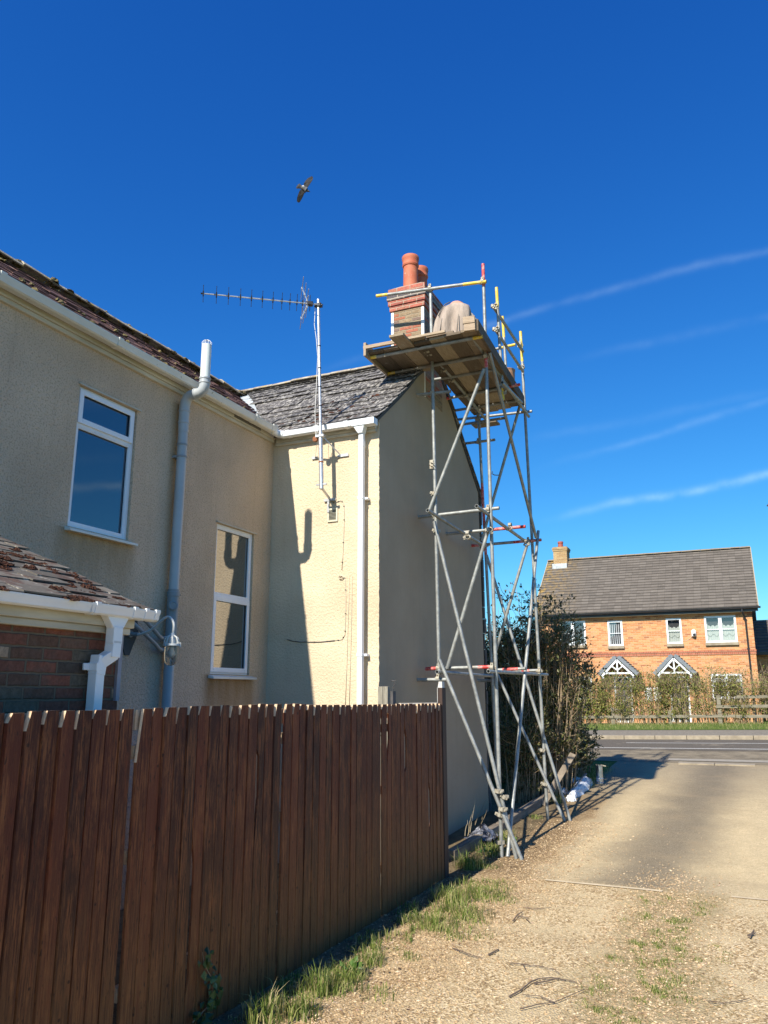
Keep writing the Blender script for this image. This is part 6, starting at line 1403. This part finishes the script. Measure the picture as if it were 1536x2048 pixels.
def bag(name, lab, cat, px0_, px1_, w, h, mat, seed, fold=.02, extra=None):
    random.seed(seed); p, q_ = G(*px0_), G(*px1_); t_ = thing(name, lab, cat, tuple(p)); b = MB(); n, m = 14, 10; d = q_ - p; s_ = Vector((-d.y, d.x, 0)).normalized(); vs = []
    for i in range(n):
        f = i / (n - 1); c = p + d * f; c.z = g(c.x, c.y); ww = w * (.75 + .35 * math.sin(f * math.pi)) * random.uniform(.85, 1.15); hh = h * (.55 + .6 * math.sin(f * math.pi) ** .5) * random.uniform(.8, 1.15)
        for j in range(m):
            a = math.pi * j / (m - 1); vs.append(c + s_ * math.cos(a) * ww + Vector((0, 0, .0 + math.sin(a) * hh)) + rv() * fold)
    b.add(vs, [(i * m + j, (i + 1) * m + j, (i + 1) * m + j + 1, i * m + j + 1) for i in range(n - 1) for j in range(m - 1)]); b.build('body', mat, t_); return t_
WPL = simple('white_plastic_bag', (.66, .68, .72), (.76, .78, .80), 9, .4, bs=16, bst=.8, bd=.03)
WPL2 = simple('printed_white_bag', (.70, .72, .75), (.50, .52, .56), 26, .4, bs=16, bst=.8, bd=.03, lo=.50, hi=.60)
tb = bag('rubble_bag', 'long white crumpled plastic bag with grey print lying along the lane edge', 'bag', (1142, 1598), (1180, 1566), .10, .15, WPL2, 3, .014)
bag('plastic_sheet', 'white plastic wrapping lying behind the long printed bag', 'plastic', (1130, 1578), (1160, 1562), .055, .10, WPL, 4, .014)
bag('plastic_sheet', 'small blue-white plastic scrap in the shade at the plank foot', 'plastic', (1118, 1562), (1138, 1556), .07, .10, WPL, 5, .014)
bag('plastic_scrap', 'torn white plastic scrap nearest the rear legs', 'plastic', (1124, 1590), (1132, 1582), .05, .07, WPL, 6, .016)
bag('bag_mouth', 'folded open end of white plastic at the front of the litter heap', 'plastic', (1132, 1602), (1150, 1601), .07, .08, WPL, 8, .010)
p, q_ = G(1136, 1545), G(1165, 1545); wp_ = thing('white_pipe', 'short white plastic pipe lying in the shaded grass behind the bags', 'pipe', tuple(p)); b = MB(); b.tube([p + Vector((0, 0, .05)), q_ + Vector((0, 0, .05))], .034, 12, hollow=True); b.build('pipe', simple('lilac_white_pipe', (.50, .50, .58), (.60, .60, .66), 5, .4), wp_, smooth=True, auto=True)
p, q_ = G(1150, 1592), PY(1172, 1547, 16.2); st = thing('grey_lath', 'thin grey metal lath lying across the white bags', 'lath', tuple(p)); b = MB(); p.z += .15; d = (q_ - p) / 2; s_ = d.cross(Vector((0, -1, .3))).normalized(); b.obox((p + q_) / 2, d, s_ * .022, d.cross(s_).normalized() * .006); b.build('lath', ALU, st)
p = G(1200, 1568); cn = thing('flue_pipe', 'shiny galvanised metal flue section standing on end beside the white bags', 'flue pipe', tuple(p)); b = MB(); b.lathe(p, [(.070, 0), (.070, .03), (.074, .035), (.070, .04), (.066, .33), (.070, .335), (.070, .35), (.060, .35), (.060, .02)], 24)
b.build('flue', simple('polished_steel', (.42, .45, .50), (.60, .63, .68), 5, .22, metal=.95), cn, smooth=True, auto=True)
b = MB(); b.lathe(p + Vector((.0, 0, .35)), [(.068, 0), (.069, .012), (.06, .014)], 16); b.tube([p + Vector((.05, .02, .345)), p + Vector((.12, .06, .33))], .012, 6); b.build('debris', MORTAR, cn)
b = MB(); b.lathe(p + Vector((0, 0, .10)), [(.0705, 0), (.0755, .006), (.0705, .012)], 24); b.build('seam_ring', simple('bright_ring', (.6, .65, .75), (.7, .75, .85), 5, .3, metal=.6), cn, smooth=True)

# loose gravel: far more stones than anyone could count
t = NT('flint_gravel'); c = t.ramp(t.isl, [(0, (.20, .13, .075)), (.25, (.36, .25, .14)), (.5, (.47, .33, .19)), (.72, (.56, .41, .24)), (.9, (.66, .53, .36)), (1, (.36, .22, .15))]); PEB = t.done(c, .75, t.bump(t.noise(150, 2), .3, .002), spec=.3)
random.seed(500); vs = []; fs = []
octv = [Vector(v) for v in ((1, 0, 0), (-1, 0, 0), (0, 1, 0), (0, -1, 0), (0, 0, 1), (0, 0, -1))]; octf = [(0, 2, 4), (2, 1, 4), (1, 3, 4), (3, 0, 4), (2, 0, 5), (1, 2, 5), (3, 1, 5), (0, 3, 5)]
def pebble(x, y, s):
    z = g(x, y) + s * .22 - .004; rot = Matrix.Rotation(random.uniform(0, 6.28), 3, 'Z') @ Matrix.Rotation(random.uniform(-.5, .5), 3, 'X'); k = len(vs); sx, sy, sz = s * random.uniform(.6, 1.25), s * random.uniform(.4, .8), s * random.uniform(.3, .55)
    for v in octv: vs.append(Vector((x, y, z)) + rot @ Vector((v.x * sx, v.y * sy, v.z * sz)) + rv() * s * .12)
    fs.extend([tuple(i + k for i in f) for f in octf])
n = 0
while n < 26000:
    y = 3.2 + 9.6 * random.random() ** 1.15; r_ = random.random()
    if r_ < .40: x = random.gauss(-2.45, .33); ok = x > FXX + .1 and (y < 12.6)
    elif r_ < .80: x = random.gauss(-.85 - .03 * (y - 6), .26 + (.1 if y < 6 else 0)); ok = y < 9.9 + random.gauss(0, .35)
    elif r_ < .93: x = random.uniform(-2.8, 1.2); ok = y < 9.0
    else: x = random.uniform(-2.6, 1.2); ok = random.random() < .3
    if not ok: continue
    pebble(x, y, random.choice((.006, .008, .008, .010, .012, .015)) * random.uniform(.8, 1.25) * (.95 if .40 < r_ < .80 else .9)); n += 1
m_ = MB(); m_.v = [tuple(v) for v in vs]; m_.f = fs; m_.m = [0] * len(fs); o = m_.build('gravel', PEB); tag(o, label='loose tan and cream flint gravel scattered over the lane', kind='stuff')
# ------------------------------------------------------------------ render settings
SC.render.engine = 'CYCLES'
